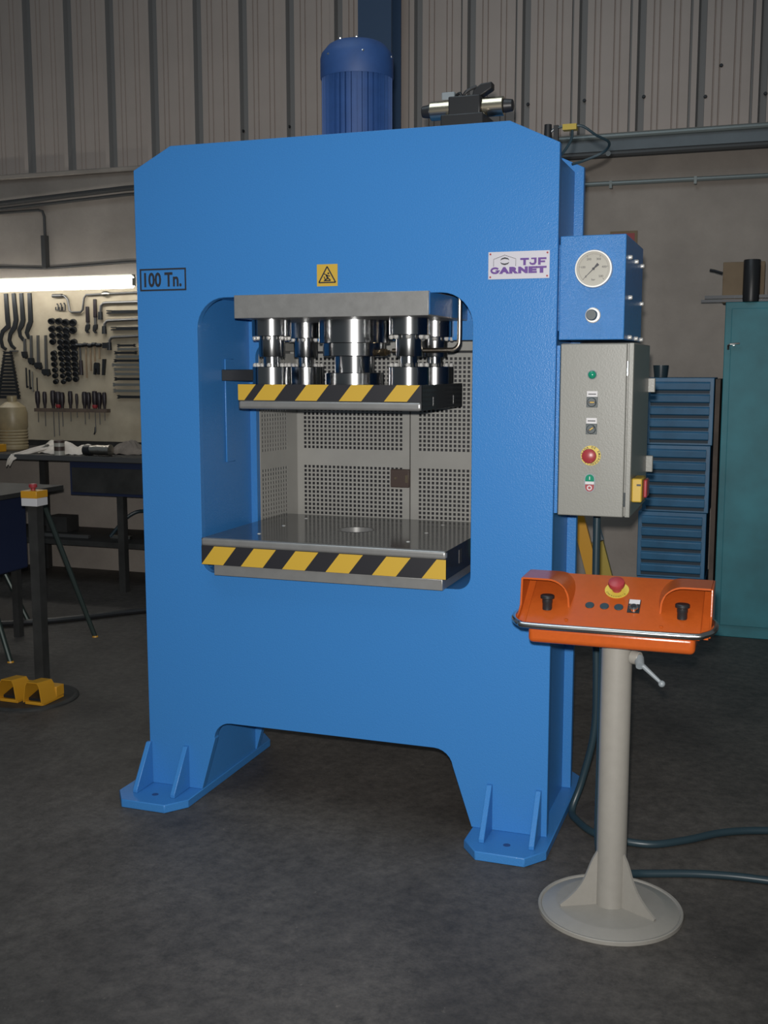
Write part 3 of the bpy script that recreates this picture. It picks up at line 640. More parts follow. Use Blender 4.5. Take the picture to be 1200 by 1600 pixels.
# desk body: lower tub, sloping panel, side plates, two hoods
OX0, OX1 = 0.728, 1.238
BX0, BX1 = 0.758, 1.206
tub = MB().box(BX0, BX1, -0.458, -0.275, 0.792, 0.840).build('desk_tub', M['orange'], PD, bevel=0.014, seg=4)
YF, ZF, YB, ZB = -0.468, 0.842, -0.262, 0.958
MB().prism([(YF, 0.836), (YF, ZF), (YF+0.022, ZF+0.010), (YB-0.004, ZB), (YB, ZB), (YB, 0.836)], 'X', OX0+0.02, OX1-0.02).build('desk_panel', M['orange'], PD, bevel=0.004, seg=3)
sl = (ZB-(ZF+0.010))/((YB-0.004)-(YF+0.022)); nrm = Vector((0, -sl, 1)).normalized(); along = Vector((0, 1, sl)).normalized()
def pan(x, y): return Vector((x, y, ZF+0.010+(y-(YF+0.022))*sl))
for s in (0, 1):
    def X(u): return OX0+u if s == 0 else OX1-u
    # outer cheek plate
    a, b_ = sorted((X(-0.006), X(0.022)))
    ck = [(YB, 0.842), (YB, ZB+0.004), (-0.388, ZB+0.002), (-0.400, 0.886), (-0.425, 0.868), (YF+0.01, 0.862), (YF+0.01, 0.842)]
    a, b_ = sorted((X(-0.006), X(0.0)))
    MB().prism(ck, 'X', a, b_).build('desk_cheek', M['orange'], PD, bevel=0.002)
    # floor strip between cheek and panel
    a, b_ = sorted((X(0.0), X(0.021)))
    MB().prism([(YB, 0.838), (YB, 0.95), (-0.40, 0.868), (YF+0.01, 0.845), (YF+0.01, 0.838)], 'X', a, b_).build('desk_rim', M['orange'], PD)
    # hood: flat roof rolling down into an inner wall
    prof = [(0.0, ZB+0.004), (0.070, ZB+0.004)]+[(0.070+0.062*sin(radians(t)), ZB-0.058+0.062*cos(radians(t))) for t in range(10, 91, 10)]+[(0.134, 0.872)]
    th = 0.005
    inn = [(u-th if u > 0.12 else u, z-th if u < 0.12 else z) for u, z in prof]
    vs = []
    for y, lat in ((YB, 1.16), (-0.390, 1.0)):
        vs += [(X(u if u < 0.05 else u*lat), y, z) for u, z in prof]
        vs += [(X(u if u < 0.05 else u*lat), y, z) for u, z in inn]
    n = len(prof); fs = []
    for i in range(n-1):
        fs += [(i, i+1, 2*n+i+1, 2*n+i), (n+i, 3*n+i, 3*n+i+1, n+i+1), (i, n+i, n+i+1, i+1), (2*n+i, 2*n+i+1, 3*n+i+1, 3*n+i)]
    fs += [(0, 2*n, 3*n, n), (n-1, 2*n-1, 4*n-1, 3*n-1)]
    MB().add(vs, fs).build('hand_hood', M['orange'], PD)
    # black mushroom push button inside the hood
    p = pan(X(0.072), -0.398); q = nrm.to_track_quat('Z', 'Y')
    mb = MB().lathe([(0.0135, -0.004), (0.0135, 0.014), (0.0145, 0.016), (0.0145, 0.026), (0.0195, 0.029), (0.0195, 0.036), (0.017, 0.038), (0, 0.0385)], (0, 0, 0), n=24)
    mb.v = [Vector((v.x, v.y, v.z))+p for v in mb.v]
    mb.build('hand_button', M['black'], PD)
def on_panel(prof, x, y, name, m, parent, n=24):
    q = nrm.to_track_quat('Z', 'Y'); p = pan(x, y); mb = MB().lathe(prof, (0, 0, 0), n=n); mb.v = [p+q @ v for v in mb.v]
    return mb.build(name, m, parent)
for x in (0.915, 0.9555, 0.9945):
    on_panel([(0.0125, 0), (0.0125, 0.0015), (0.011, 0.0025), (0, 0.0025)], x, -0.378, 'hole_plug', M['rubber'], PD)
es = on_panel([(0.0335, 0), (0.0335, 0.0015), (0.012, 0.0015)], 0.981, -0.318, 'stop_disc', M['lemon'], PD, 36)
on_panel([(0.013, 0.001), (0.013, 0.012), (0.021, 0.017), (0.0235, 0.024), (0.022, 0.032), (0.014, 0.036), (0, 0.037)], 0.981, -0.318, 'emergency_button', M['red'], es)
et = MB(); q = nrm.to_track_quat('Z', 'Y'); pc = pan(0.981, -0.318)
for i, ch in enumerate('EMERGENCIA'):
    a = radians(205+13.5*i); vs, fs = text_mesh(ch, 0.008, extrude=0.0002)
    ca, sa = cos(a+pi/2), sin(a+pi/2)
    et.add([pc+Vector((0.0285*cos(a)+x*ca-y*sa, 0, 0))+along*(0.0285*sin(a)+x*sa+y*ca)+nrm*0.0018 for x, y, z in vs], fs)
et.build('stop_lettering', M['ink'], es)
# square key switch, half white label
def pbox(x0, x1, a0, a1, h0, h1, x=0):
    c = pan(0, -0.372); mb = MB(); vs = []
    for h in (h0, h1):
        for a in (a0, a1):
            for xx in (x0, x1): vs.append(Vector((xx, 0, 0))+Vector((0, c.y, c.z))+along*a+nrm*h)
    return mb.add(vs, [(0, 2, 3, 1), (4, 5, 7, 6), (0, 1, 5, 4), (2, 6, 7, 3), (0, 4, 6, 2), (1, 3, 7, 5)])
ks = pbox(1.019, 1.052, -0.026, 0.026, 0, 0.003).build('key_switch', M['black'], PD)
pbox(1.021, 1.050, 0.008, 0.025, 0.003, 0.0036).build('switch_label', M['paper'], ks)
on_panel([(0.0125, 0.003), (0.0125, 0.012), (0.010, 0.014), (0, 0.014)], 1.036, -0.383, 'switch_barrel', M['chrome'], ks)
on_panel([(0.008, 0.014), (0.008, 0.0145), (0, 0.0145)], 1.036, -0.383, 'switch_core', M['black'], ks)
# guard rail round the desk front
rp = [(0.742, -0.36, 0.862), (0.722, -0.38, 0.862), (0.716, -0.42, 0.861), (0.722, -0.465, 0.858), (0.742, -0.493, 0.854), (0.775, -0.503, 0.852), (0.985, -0.505, 0.853), (1.195, -0.503, 0.855), (1.228, -0.493, 0.858), (1.248, -0.465, 0.862), (1.254, -0.42, 0.866), (1.248, -0.38, 0.868), (1.230, -0.36, 0.868)]
MB().tube(rp, 0.0085, 14, sub=6).build('guard_rail', M['steel'], PD)
scr = MB().lathe([(0.005, 0), (0.005, 0.003), (0, 0.003)], (0, 0, 0), n=10).mesh('screw', M['orange'])
for x in (0.86, 1.115): link('screw', scr, tuple(pan(x, -0.435)), PD)

# ================================================================== CABLES ON THE FLOOR
tag(MB().tube([(0.83, 0.30, 1.0875), (0.832, 0.30, 0.8), (0.842, 0.30, 0.5), (0.838, 0.305, 0.30), (0.80, 0.30, 0.12), (0.775, 0.265, 0.03), (0.80, 0.21, 0.014), (0.89, 0.115, 0.013), (1.046, 0.094, 0.013), (1.161, 0.165, 0.013), (1.277, 0.27, 0.013), (1.418, 0.335, 0.013), (1.7, 0.40, 0.013), (2.3, 0.36, 0.013)], 0.0125, 12, sub=8).build('supply_hose', M['rubber']),
    'thick dark hose dropping from the grey cabinet and curving over the floor', 'hose')
tag(MB().tube([(0.945, -0.29, 0.79), (0.944, -0.29, 0.4), (0.945, -0.288, 0.16), (0.965, -0.25, 0.06), (0.99, -0.20, 0.032), (1.03, -0.145, 0.017), (1.08, -0.115, 0.012), (1.235, -0.065, 0.012), (1.42, -0.045, 0.012), (1.8, -0.06, 0.012)], 0.0122, 12, sub=8).build('pedestal_cable', M['rubber']),
    'dark cable leaving the beige pedestal foot along the floor', 'cable')

# ================================================================== RIGHT BACKGROUND
LK = thing('locker', (1.55, 3.36, 0), 'tall teal metal locker with a chrome handle against the back wall', 'locker')
MB().box(1.10, 2.02, 3.145, 3.62, 0.0, 1.908).build('body', M['teal'], LK, bevel=0.004)
d_ = MB().box(1.135, 1.985, 3.128, 3.146, 0.07, 1.872).build('door', M['teal'], LK, bevel=0.003)
MB().cyl((1.152, 3.128, 1.675), (1.152, 3.105, 1.675), 0.008, 0.008, 10).tube([(1.125, 3.105, 1.645), (1.125, 3.10, 1.668), (1.135, 3.10, 1.675), (1.185, 3.10, 1.678)], 0.007, 8).build('handle', M['chrome'], d_)
bo = MB().box(1.075, 1.30, 3.23, 3.42, 1.908, 2.135).build('cardboard_box', M['cardboard'], bevel=0.004)
tag(bo, 'brown cardboard box sitting on top of the teal locker', 'box')
cyl_ = MB().lathe([(0, 0), (0.044, 0), (0.046, 0.01), (0.046, 0.225), (0.043, 0.23), (0, 0.23)], (1.232, 3.168, 1.909), n=28).build('black_canister', M['black'])
tag(cyl_, 'black cylindrical canister standing in front of the cardboard box', 'canister')
tag(MB().box(1.32, 1.5, 3.20, 3.4, 1.909, 2.13).build('small_carton', M['wood'], bevel=0.004), 'dark carton beside the black canister on the locker', 'box')
for i, (x, z, l, lab) in enumerate(((0.965, 1.9205, 0.5, 'dark flat bar jutting out over the locker edge, the lower one'), (0.985, 1.940, 0.4, 'dark flat bar jutting out over the locker edge, the upper one'))):
    tag(MB().box(x, x+l, 3.155+0.0*i, 3.185, z-0.011, z+0.004+0.003*i).build('steel_bar', M['tool']), lab, 'bar', 'bars on the locker')
tag(MB().tube([(1.075, 3.19, 2.07), (1.03, 3.19, 2.085), (1.005, 3.19, 2.09)], 0.008, 8).build('bent_rod', M['tool']), 'short dark rod sticking out beside the cardboard box', 'rod')
# three drawer units, stacked on a plinth unit
def drawer_unit(x0, x1, z0, z1, label, dx=0.0):
    u = thing('drawer_unit', ((x0+x1)/2, 3.3, z0), label, 'drawer cabinet', 'stacked blue drawer units')
    MB().box(x0, x1, 3.145, 3.52, z0, z1).build('body', M['drawer'], u, bevel=0.003)
    n = 5; h = (z1-z0-0.03)/n
    for k in range(n):
        a = z0+0.012+k*h
        dd = MB().prism([(3.146, a+0.014), (3.132, a+0.022), (3.128, a+h-0.014), (3.134, a+h-0.006), (3.146, a+h-0.004)], 'X', x0+0.022, x1-0.022).build('drawer', M['drawer'], u, bevel=0.002)
        MB().box(x0+0.024, x1-0.024, 3.1405, 3.1462, a, a+0.016).build('finger_gap', M['drawer_dark'], dd)
    return u
drawer_unit(0.66, 1.045, 0.0, 0.325, 'blue drawer unit standing on the floor, lowest of the stack')
drawer_unit(0.655, 1.04, 0.327, 0.712, 'blue drawer unit second from the floor in the stack')
drawer_unit(0.675, 1.048, 0.714, 1.102, 'blue drawer unit third from the floor in the stack')
drawer_unit(0.682, 1.056, 1.104, 1.488, 'blue drawer unit topmost of the stack, a dark cup on it')
tag(MB().lathe([(0, 0), (0.037, 0), (0.044, 0.065), (0.044, 0.07), (0.040, 0.07), (0.036, 0.01), (0, 0.01)], (0.755, 3.18, 1.489), n=24).build('dark_cup', M['rubber']), 'small dark cup standing on the blue drawer units', 'cup')
tag(MB().box(1.062, 1.088, 3.16, 3.6, 0, 1.48).build('board', M['wood']), 'brown board standing between the drawer units and the locker', 'board')
sg = thing('fire_sign', (0.45, 3.78, 2.2), 'red wall sign with a pale border behind the gauge box', 'sign')
MB().box(0.36, 0.528, 3.788, 3.80, 2.19, 2.395).build('sign_border', M['cardboard'], sg)
MB().box(0.375, 0.512, 3.785, 3.79, 2.205, 2.38).build('sign_panel', M['red'], sg)
# yellow folding trestle behind the press
ft_ = thing('folding_trestle', (0.60, 2.0, 0), 'yellow legged folding trestle standing behind the grey cabinet', 'trestle')
def leg(p, q, w, m, name, par): # flat bar in XZ plane at given y
    return MB().ribbon([(p[0], p[2]), (q[0], q[2])], w, p[1], p[1]+0.03).build(name, m, par)
leg((0.43, 2.0, 1.02), (0.66, 2.0, 0.20), 0.062, M['yel_paint'], 'leg', ft_)
l2 = leg((0.578, 2.06, 0.685), (0.715, 2.06, 0.20), 0.056, M['yel_dull'], 'leg', ft_)
MB().prism([(0.550, 0.688), (0.606, 0.700), (0.572, 0.80)], 'Y', 2.055, 2.095).build('leg_cap', M['lever'], l2)
MB().box(0.60, 0.735, 1.96, 2.13, 0.0, 0.20).build('base_block', M['bench'], ft_)
MB().box(0.585, 0.675, 2.03, 2.06, 0.42, 0.45).build('cross_bar', M['yel_paint'], ft_)

# ================================================================== LEFT BACKGROUND
# --- work bench
BN = thing('workbench', (-3.5, 3.4, 0), 'dark cluttered workbench under the tool board', 'workbench')
BZ = 0.943
MB().box(-5.2, -2.2, 3.05, 3.78, BZ-0.04, BZ).build('bench_top', M['bench'], BN, bevel=0.003)
MB().box(-5.2, -2.2, 3.046, 3.052, BZ-0.034, BZ-0.001).build('front_edge', M['tool_grey'], BN)
dr2 = MB().box(-3.22, -2.3, 3.09, 3.6, 0.67, BZ-0.04).build('drawer_box', M['machine'], BN)
MB().box(-3.2, -2.32, 3.08, 3.092, 0.69, 0.86).build('drawer_front', M['bench'], dr2)
MB().box(-5.2, -2.2, 3.15, 3.75, 0.30, 0.335).build('lower_shelf', M['bench'], BN)
for x in (-5.1, -3.9, -2.83, -2.3):
    for y in (3.12, 3.72): MB().box(x-0.025, x+0.025, y-0.025, y+0.025, 0, BZ-0.04).build('leg', M['bench'], BN)
# things on the lower shelf
for x, l, y, z, m, lab in ((-3.62, 0.42, 3.25, 0.345, 'tool_grey', 'grey steel bar lying on the bench shelf'), (-3.05, 0.16, 3.3, 0.347, 'tool_bright', 'bright short bar end on the bench shelf')):
    tag(MB().box(x, x+l, y, y+0.03, z-0.0095, z+0.012).build('steel_bar', M[m]), lab, 'bar')
tag(MB().box(-3.70, -3.52, 3.45, 3.6, 0.336, 0.45).build('dark_box', M['bench']), 'dark box at the back of the bench shelf', 'box')
tag(MB().tube([(-3.05, 3.3, 0.35), (-2.95, 3.35, 0.48), (-2.86, 3.4, 0.53), (-2.75, 3.4, 0.50), (-2.6, 3.35, 0.36)], 0.012, 8, sub=5).build('hose_loop', M['rubber']), 'dark hose arching over the bench shelf', 'hose')
# --- tool board
tbp = MB().box(-4.9, -2.2, 3.775, 3.7995, 0.992, 2.16).build('tool_board', M['board']); tag(tbp, 'cream painted tool board mounted above the workbench', 'board')
TY = 3.775
MB().box(-4.9, -2.2, 3.785, 3.7995, 0.945, 0.991).build('bottom_rail', M['bench'], tbp)
# lamp
LM = thing('fluorescent_lamp', (-3.9, 3.55, 2.11), 'lit fluorescent batten above the tool board', 'lamp')
MB().prism(arc(3.54, 2.150, 0.045, 40, 360, 14), 'X', -5.4, -2.963).build('diffuser', M['tube'], LM)
MB().box(-5.4, -2.97, 3.555, 3.60, 2.176, 2.206).build('housing', M['lampbody'], LM)
MB().box(-2.968, -2.960, 3.545, 3.59, 2.125, 2.18).build('end_cap', M['lampbody'], LM)
for x in (-4.8, -3.6): MB().box(x-0.015, x+0.015, 3.60, 3.775, 2.185, 2.20).build('wall_arm', M['lampbody'], LM)
# hook spanners
hooks = [([(-4.219, 2.11), (-4.211, 1.91), (-4.208, 1.861), (-4.263, 1.823), (-4.284, 1.764), (-4.27, 1.705), (-4.238, 1.686)], 'largest and outermost'),
         ([(-4.148, 2.11), (-4.134, 1.909), (-4.150, 1.855), (-4.193, 1.803), (-4.204, 1.754), (-4.186, 1.715), (-4.155, 1.69)], 'second, with a long jaw'),
         ([(-4.078, 2.11), (-4.070, 1.908), (-4.082, 1.872), (-4.109, 1.831), (-4.102, 1.787), (-4.072, 1.753)], 'third, with a short jaw'),
         ([(-4.002, 2.11), (-4.001, 1.895), (-4.018, 1.862), (-4.042, 1.811), (-4.022, 1.766)], 'smallest, nearest the sockets')]
for pts, w in hooks:
    n = len(pts); ws = [0.030, 0.038, 0.040]+[0.030-0.012*k/(n-3) for k in range(n-3)]
    tag(MB().ribbon(pts, ws, TY-0.014, TY).build('hook_spanner', M['tool']), f'black hook spanner on the tool board, {w}', 'spanner', 'hook spanners on the tool board')
# spanner racks
def spanner(L, w, t):
    mb = MB(); h = L/2
    out = [(-h, w*0.45), (-h+w*0.5, w*0.12), (-h+w*0.5, -w*0.12), (-h, -w*0.45), (-h+w*0.7, -w*0.62), (-h+w*1.1, -w*0.42), (h-w*1.1, -w*0.42), (h-w*0.7, -w*0.62), (h, -w*0.45), (h-w*0.5, -w*0.12), (h-w*0.5, w*0.12), (h, w*0.45), (h-w*0.7, w*0.62), (h-w*1.1, w*0.42), (-h+w*1.1, w*0.42), (-h+w*0.7, w*0.62)]
    return mb, out, t
ords = ['first', 'second', 'third', 'fourth', 'fifth', 'sixth', 'seventh', 'eighth', 'ninth', 'tenth', 'eleventh', 'twelfth', 'thirteenth', 'fourteenth', 'fifteenth']
for k in range(14):
    z = 1.660-k*0.0262; L = 0.085+k*0.0105; w = 0.0125+k*0.00025
    mb, out, t = spanner(L, w*1.6, 0.008)
    mb.prism([(-4.213+a-0.0008*k, z+b_) for a, b_ in out], 'Y', TY-0.03, TY-0.012).cyl((-4.213, TY-0.02, z), (-4.213, TY, z), 0.003, 0.003, 6)
    tag(mb.build('open_spanner', M['tool']), f'black open-ended spanner, {ords[k]} from the top in the rack above the jug', 'spanner', 'spanner rack above the jug')
zz = [1.708, 1.682, 1.655, 1.626, 1.597, 1.566, 1.533, 1.498, 1.462, 1.42, 1.375, 1.33]
for k, z in enumerate(zz):
    L = 0.16+0.018*k; x0 = (-3.235, -3.237, -3.262, -3.255, -3.268, -3.288, -3.270, -3.268, -3.27, -3.285, -3.282, -3.25)[k]
    mb, out, t = spanner(L, 0.019+0.0004*k, 0.01)
    mb.prism([(x0+L/2+a, z+b_) for a, b_ in out], 'Y', TY-0.03, TY-0.014).cyl((x0+L/2, TY-0.02, z), (x0+L/2, TY, z), 0.003, 0.003, 6)
    tag(mb.build('ring_spanner', M['tool_bright' if k in (1, 3, 5, 6, 7, 9, 10) else 'tool']), f'{"bright" if k in (1, 3, 5, 6, 7, 9, 10) else "dark"} spanner, {ords[k]} from the top in the rack beside the press', 'spanner', 'spanner rack beside the press')
rk = MB().box(-3.02, -3.0, TY-0.014, TY, 1.30, 1.73).build('spanner_rail', M['wood']); tag(rk, 'narrow wooden rail behind the spanners beside the press', 'rail')
# sockets in four columns
sk = MB().lathe([(0.010, 0), (0.021, 0), (0.022, -0.030), (0.016, -0.032), (0.013, -0.018), (0, -0.018)], (0, 0, 0), 'Y', 14).mesh('socket', M['tool'])
cols = [(-3.810, [1.895, 1.837, 1.789, 1.741, 1.654, 1.616, 1.572, 1.529, 1.485, 1.441]), (-3.745, [1.894, 1.836, 1.788, 1.740, 1.697, 1.654, 1.615, 1.572, 1.529, 1.485, 1.442]),
        (-3.686, [1.883, 1.826, 1.783, 1.735, 1.697, 1.654, 1.615, 1.572, 1.538, 1.500, 1.461]), (-3.622, [1.882, 1.825, 1.735, 1.697, 1.653, 1.615, 1.572, 1.538, 1.500, 1.461])]
for ci, (x, zs_) in enumerate(cols):
    for ri, z in enumerate(zs_):
        o = link('socket', sk, (x+0.004*ri*(0.5 if ci < 2 else 0.3), TY, z+0.004), rot=(radians(14), 0, radians(random.uniform(8, 24))))
        s = (1.2-0.028*ri)*(1.12 if ci > 1 else 1.0); o.scale = (s, 1.0, s*0.9)
        tag(o, f'dark socket, {ords[ri]} from the top in the {ords[ci]} socket column of the tool board', 'socket', 'sockets on the tool board')
# brace, tee keys, adjustable wrenches, L keys
br = thing('hand_brace', (-3.6, TY, 1.95), 'cranked steel hand brace at the top of the tool board', 'brace')
MB().tube([(-3.70, TY-0.02, 2.083), (-3.681, TY-0.02, 2.080), (-3.654, TY-0.02, 2.054), (-3.640, TY-0.02, 1.970), (-3.62, TY-0.02, 1.957), (-3.545, TY-0.02, 1.957), (-3.525, TY-0.02, 1.975), (-3.510, TY-0.02, 2.06), (-3.49, TY-0.02, 2.083), (-3.33, TY-0.02, 2.087), (-3.0, TY-0.02, 2.093)], 0.0085, 10).build('crank', M['tool_grey'], br)
MB().cyl((-3.785, TY-0.02, 2.082), (-3.70, TY-0.02, 2.083), 0.014, 0.014, 14).build('grip', M['tool_grey'], br)
MB().lathe([(0.009, -0.035), (0.020, -0.02), (0.022, 0), (0.020, 0.02), (0.009, 0.035)], (-3.32, TY-0.022, 2.087), 'X', 16).build('chuck', M['tool_bright'], br)
MB().cyl((-3.60, TY-0.02, 1.957), (-3.60, TY, 1.957), 0.004, 0.004, 6).build('peg', M['tool'], br)
for i, x in enumerate((-3.758, -3.728, -3.696)):
    h = (0.045, 0.052, 0.055)[i]
    tag(MB().tube([(x-0.011, TY-0.01, 2.0), (x-0.012, TY-0.01, 2.0-h/2), (x+0.010, TY-0.01, 2.0-h/2), (x+0.011, TY-0.01, 2.0+h/4), (x, TY-0.01, 2.0+h/2)], 0.0045, 6).cyl((x, TY-0.01, 2.0+h/2), (x, TY, 2.0+h/2), 0.004, 0.004, 6).build('shackle', M['tool']),
        f'small dark wire shackle, {ords[i]} of three below the brace grip', 'shackle', 'shackles on the tool board')
for x, zt, zm, zb, lab in ((-3.490, 1.998, 1.881, 1.805, 'shorter adjustable wrench hanging below the brace'), (-3.423, 2.052, 1.917, 1.804, 'longer adjustable wrench hanging below the brace')):
    w = thing('adjustable_wrench', (x, TY, zb), lab, 'wrench', 'adjustable wrenches')
    MB().ribbon([(x, zt), (x, zm)], [0.022, 0.027], TY-0.02, TY).build('grip', M['handle'], w, bevel=0.003)
    MB().ribbon([(x, zm), (x-0.002, zb+0.05)], 0.019, TY-0.016, TY-0.002).build('shank', M['tool_grey'], w)
    MB().prism([(x-0.014, zb+0.058), (x+0.018, zb+0.062), (x+0.014, zb+0.030), (x-0.004, zb+0.016), (x+0.012, zb-0.002), (x-0.006, zb-0.004), (x-0.022, zb+0.016), (x-0.020, zb+0.040)], 'Y', TY-0.02, TY-0.004).build('jaw', M['tool'], w)
for (pts, lab) in (([(-3.374, 1.935), (-3.365, 2.0), (-3.345, 2.018), (-3.32, 2.022), (-2.98, 2.024)], 'bent socket key hanging highest beside the press'), ([(-3.345, 1.83), (-3.337, 1.87), (-3.32, 1.888), (-3.30, 1.892), (-2.98, 1.899)], 'bent socket key hanging second beside the press'), ([(-3.305, 1.71), (-3.300, 1.748), (-3.285, 1.766), (-3.262, 1.770), (-2.98, 1.778)], 'bent socket key hanging lowest beside the press')):
    w = thing('socket_key', (pts[0][0], TY, pts[0][1]), lab, 'wrench', 'bent socket keys')
    MB().tube([(a, TY-0.018, b_) for a, b_ in pts], 0.0115, 10).build('shank', M['tool_grey'], w)
    MB().cyl((pts[0][0], TY-0.018, pts[0][1]+0.022), (pts[0][0], TY-0.018, pts[0][1]-0.035), 0.017, 0.019, 14).build('socket_end', M['tool'], w)
    MB().cyl((-3.1, TY-0.018, pts[-1][1]), (-3.1, TY, pts[-1][1]), 0.004, 0.004, 6).build('peg', M['tool'], w)
for z, x, lab in ((1.954, -3.32, 'long slotted pin between the upper two socket keys'), (1.832, -3.287, 'long slotted pin between the lower two socket keys')):
    tag(MB().box(x, x+0.045, TY-0.022, TY-0.006, z+0.006, z+0.014).box(x, x+0.045, TY-0.022, TY-0.006, z-0.012, z-0.003).box(x+0.045, -2.98, TY-0.022, TY, z-0.012, z+0.012).build('slotted_pin', M['tool']), lab, 'pin', 'slotted pins')
# hammers
hs = [(-3.562, 1.49, 0.062, 1.712, 'tool'), (-3.512, 1.47, 0.034, 1.716, 'tool_grey'), (-3.472, 1.52, 0.030, 1.710, 'tool_grey'), (-3.436, 1.59, 0.032, 1.718, 'tool_bright'), (-3.395, 1.61, 0.036, 1.712, 'tool_bright')]
for i, (x, zb, wd, zt, m) in enumerate(hs):
    h = thing('hammer', (x, TY, zb), f'hammer hanging {ords[i]} in the hammer row under the adjustable wrenches', 'hammer', 'hammers on the tool board')
    MB().cyl((x, TY-0.016, zb), (x, TY-0.016, zt), 0.010 if i == 0 else 0.008, 0.006, 10).build('handle', M['tool' if i == 0 else 'cardboard'], h)
    MB().cyl((x-wd/2, TY-0.018, zt), (x+wd/2, TY-0.018, zt), 0.016, 0.014, 12).build('head', M['tool'], h)
    if i == 0: MB().cyl((x+0.003, TY-0.016, zb), (x+0.002, TY-0.016, zb+0.11), 0.016, 0.014, 12).build('grip', M['handle'], h)
tag(MB().box(-3.36, -3.31, TY-0.03, TY, 1.69, 1.73).build('clip_block', M['tool']), 'black block at the end of the hammer row', 'block')
tag(MB().prism([(-3.452, 1.495), (-3.445, 1.575), (-3.435, 1.585), (-3.408, 1.582), (-3.402, 1.57), (-3.406, 1.495), (-3.42, 1.493), (-3.422, 1.535), (-3.432, 1.54), (-3.436, 1.493)], 'Y', TY-0.02, TY).build('scraper', M['tool']), 'short dark forked scraper below the hammers', 'tool')
tag(MB().prism([(-3.378, 1.49), (-3.370, 1.61), (-3.345, 1.61), (-3.360, 1.49)], 'Y', TY-0.02, TY).build('file', M['tool']), 'dark flat file hanging at the end below the hammers', 'file')
# long clamps and rods between hook spanners and sockets
for i, (x, zt, zb, hd) in enumerate(((-4.060, 1.765, 1.648, 0.030), (-4.002, 1.790, 1.60, 0.034), (-3.940, 1.790, 1.565, 0.045), (-3.870, 1.790, 1.515, 0.05))):
    t = thing('pipe_wrench', (x, TY, zb), f'thin shafted pipe wrench, {ords[i]} of four between hook spanners and sockets', 'wrench', 'pipe wrenches on the tool board')
    MB().ribbon([(x, zt), (x-0.004, zb)], [0.014, 0.02], TY-0.018, TY).build('shaft', M['tool_grey'], t)
    MB().prism([(x-0.006-hd*0.6, zb+0.02), (x+hd*0.5, zb+0.02), (x+hd*0.7, zb-0.02), (x+hd*0.3, zb-0.035), (x, zb-0.015), (x-hd*0.3, zb-0.03), (x-hd*0.7, zb-0.01)], 'Y', TY-0.03, TY-0.005).build('jaw', M['tool'], t)
for i, (x, zt, zb) in enumerate(((-4.058, 1.545, 1.395), (-4.028, 1.53, 1.385), (-4.003, 1.515, 1.37))):
    tag(MB().cyl((x, TY-0.012, zb), (x, TY-0.012, zt), 0.006, 0.006, 8).cyl((x, TY-0.012, zb+0.004), (x, TY, zb+0.004), 0.009, 0.009, 8).build('drift_punch', M['tool_bright' if i == 2 else 'tool']), f'thin drift punch, {ords[i]} of the three beside the spanner rack', 'punch', 'drift punches')
# screwdriver rack
tag(MB().box(-3.972, -3.325, TY-0.05, TY, 1.212, 1.238).build('screwdriver_rack', M['wood']), 'dark narrow rack holding the row of screwdrivers', 'rack')
xs = [-3.954, -3.890, -3.814, -3.768, -3.733, -3.659, -3.602, -3.533, -3.497, -3.443, -3.404, -3.359]
zt = [1.372, 1.368, 1.378, 1.369, 1.364, 1.374, 1.355, 1.370, 1.366, 1.376, 1.366, 1.367]
bl = [1.13, 1.10, 1.02, 1.03, 1.10, 1.14, 1.17, 1.12, 1.16, 1.06, 1.12, 1.15]
for i, x in enumerate(xs):
    r = 1.22*(0.016, 0.014, 0.017, 0.019, 0.017, 0.015, 0.010, 0.017, 0.016, 0.018, 0.017, 0.014)[i]; ln = (0.03, 0, 0.0, 0, 0, 0.008, 0.004, 0.006, 0, 0, 0, 0)[i]
    s_ = thing('screwdriver', (x, TY, 1.24), f'screwdriver standing {ords[i]} in the rack under the sockets', 'screwdriver', 'screwdrivers in the rack')
    prof = [(0, 0), (r*0.55, 0), (r*0.6, 0.02), (r*0.95, 0.05), (r, zt[i]-1.24-0.025), (r*0.8, zt[i]-1.24-0.004), (0, zt[i]-1.24)]
    hmb = MB(); hmb.use(M['handle']).lathe(prof, (x, TY-0.025, 1.238), n=12)
    if i in (9, 3): hmb.use(M['red']).lathe([(r*0.7, 0.005), (r*0.9, 0.014), (r*0.95, 0.028), (r*0.8, 0.03)], (x, TY-0.025, 1.238), n=12)
    hmb.build('handle', None, s_)
    MB().cyl((x, TY-0.025, bl[i]), (x, TY-0.025, 1.24), 0.0035, 0.0035, 8).build('blade', M['tool_grey'], s_)
tag(MB().ribbon([(-3.968, 1.47), (-3.968, 1.36), (-3.955, 1.31)], [0.004, 0.005, 0.008], TY-0.01, TY).build('pick', M['tool']), 'thin dark pick hanging above the first screwdriver', 'pick')
tag(MB().tube([(-3.458, TY-0.008, 1.10), (-3.462, TY-0.008, 1.06), (-3.47, TY-0.008, 1.045)], 0.006, 8).cyl((-3.458, TY-0.008, 1.10), (-3.458, TY, 1.10), 0.003, 0.003, 6).build('small_hook', M['tool']), 'small dark hook low on the tool board', 'hook')
tag(MB().box(-4.20, -4.13, TY-0.02, TY, 1.668, 1.678).build('shelf_strip', M['tool_grey']), 'thin grey strip above the black spanner rack', 'strip')
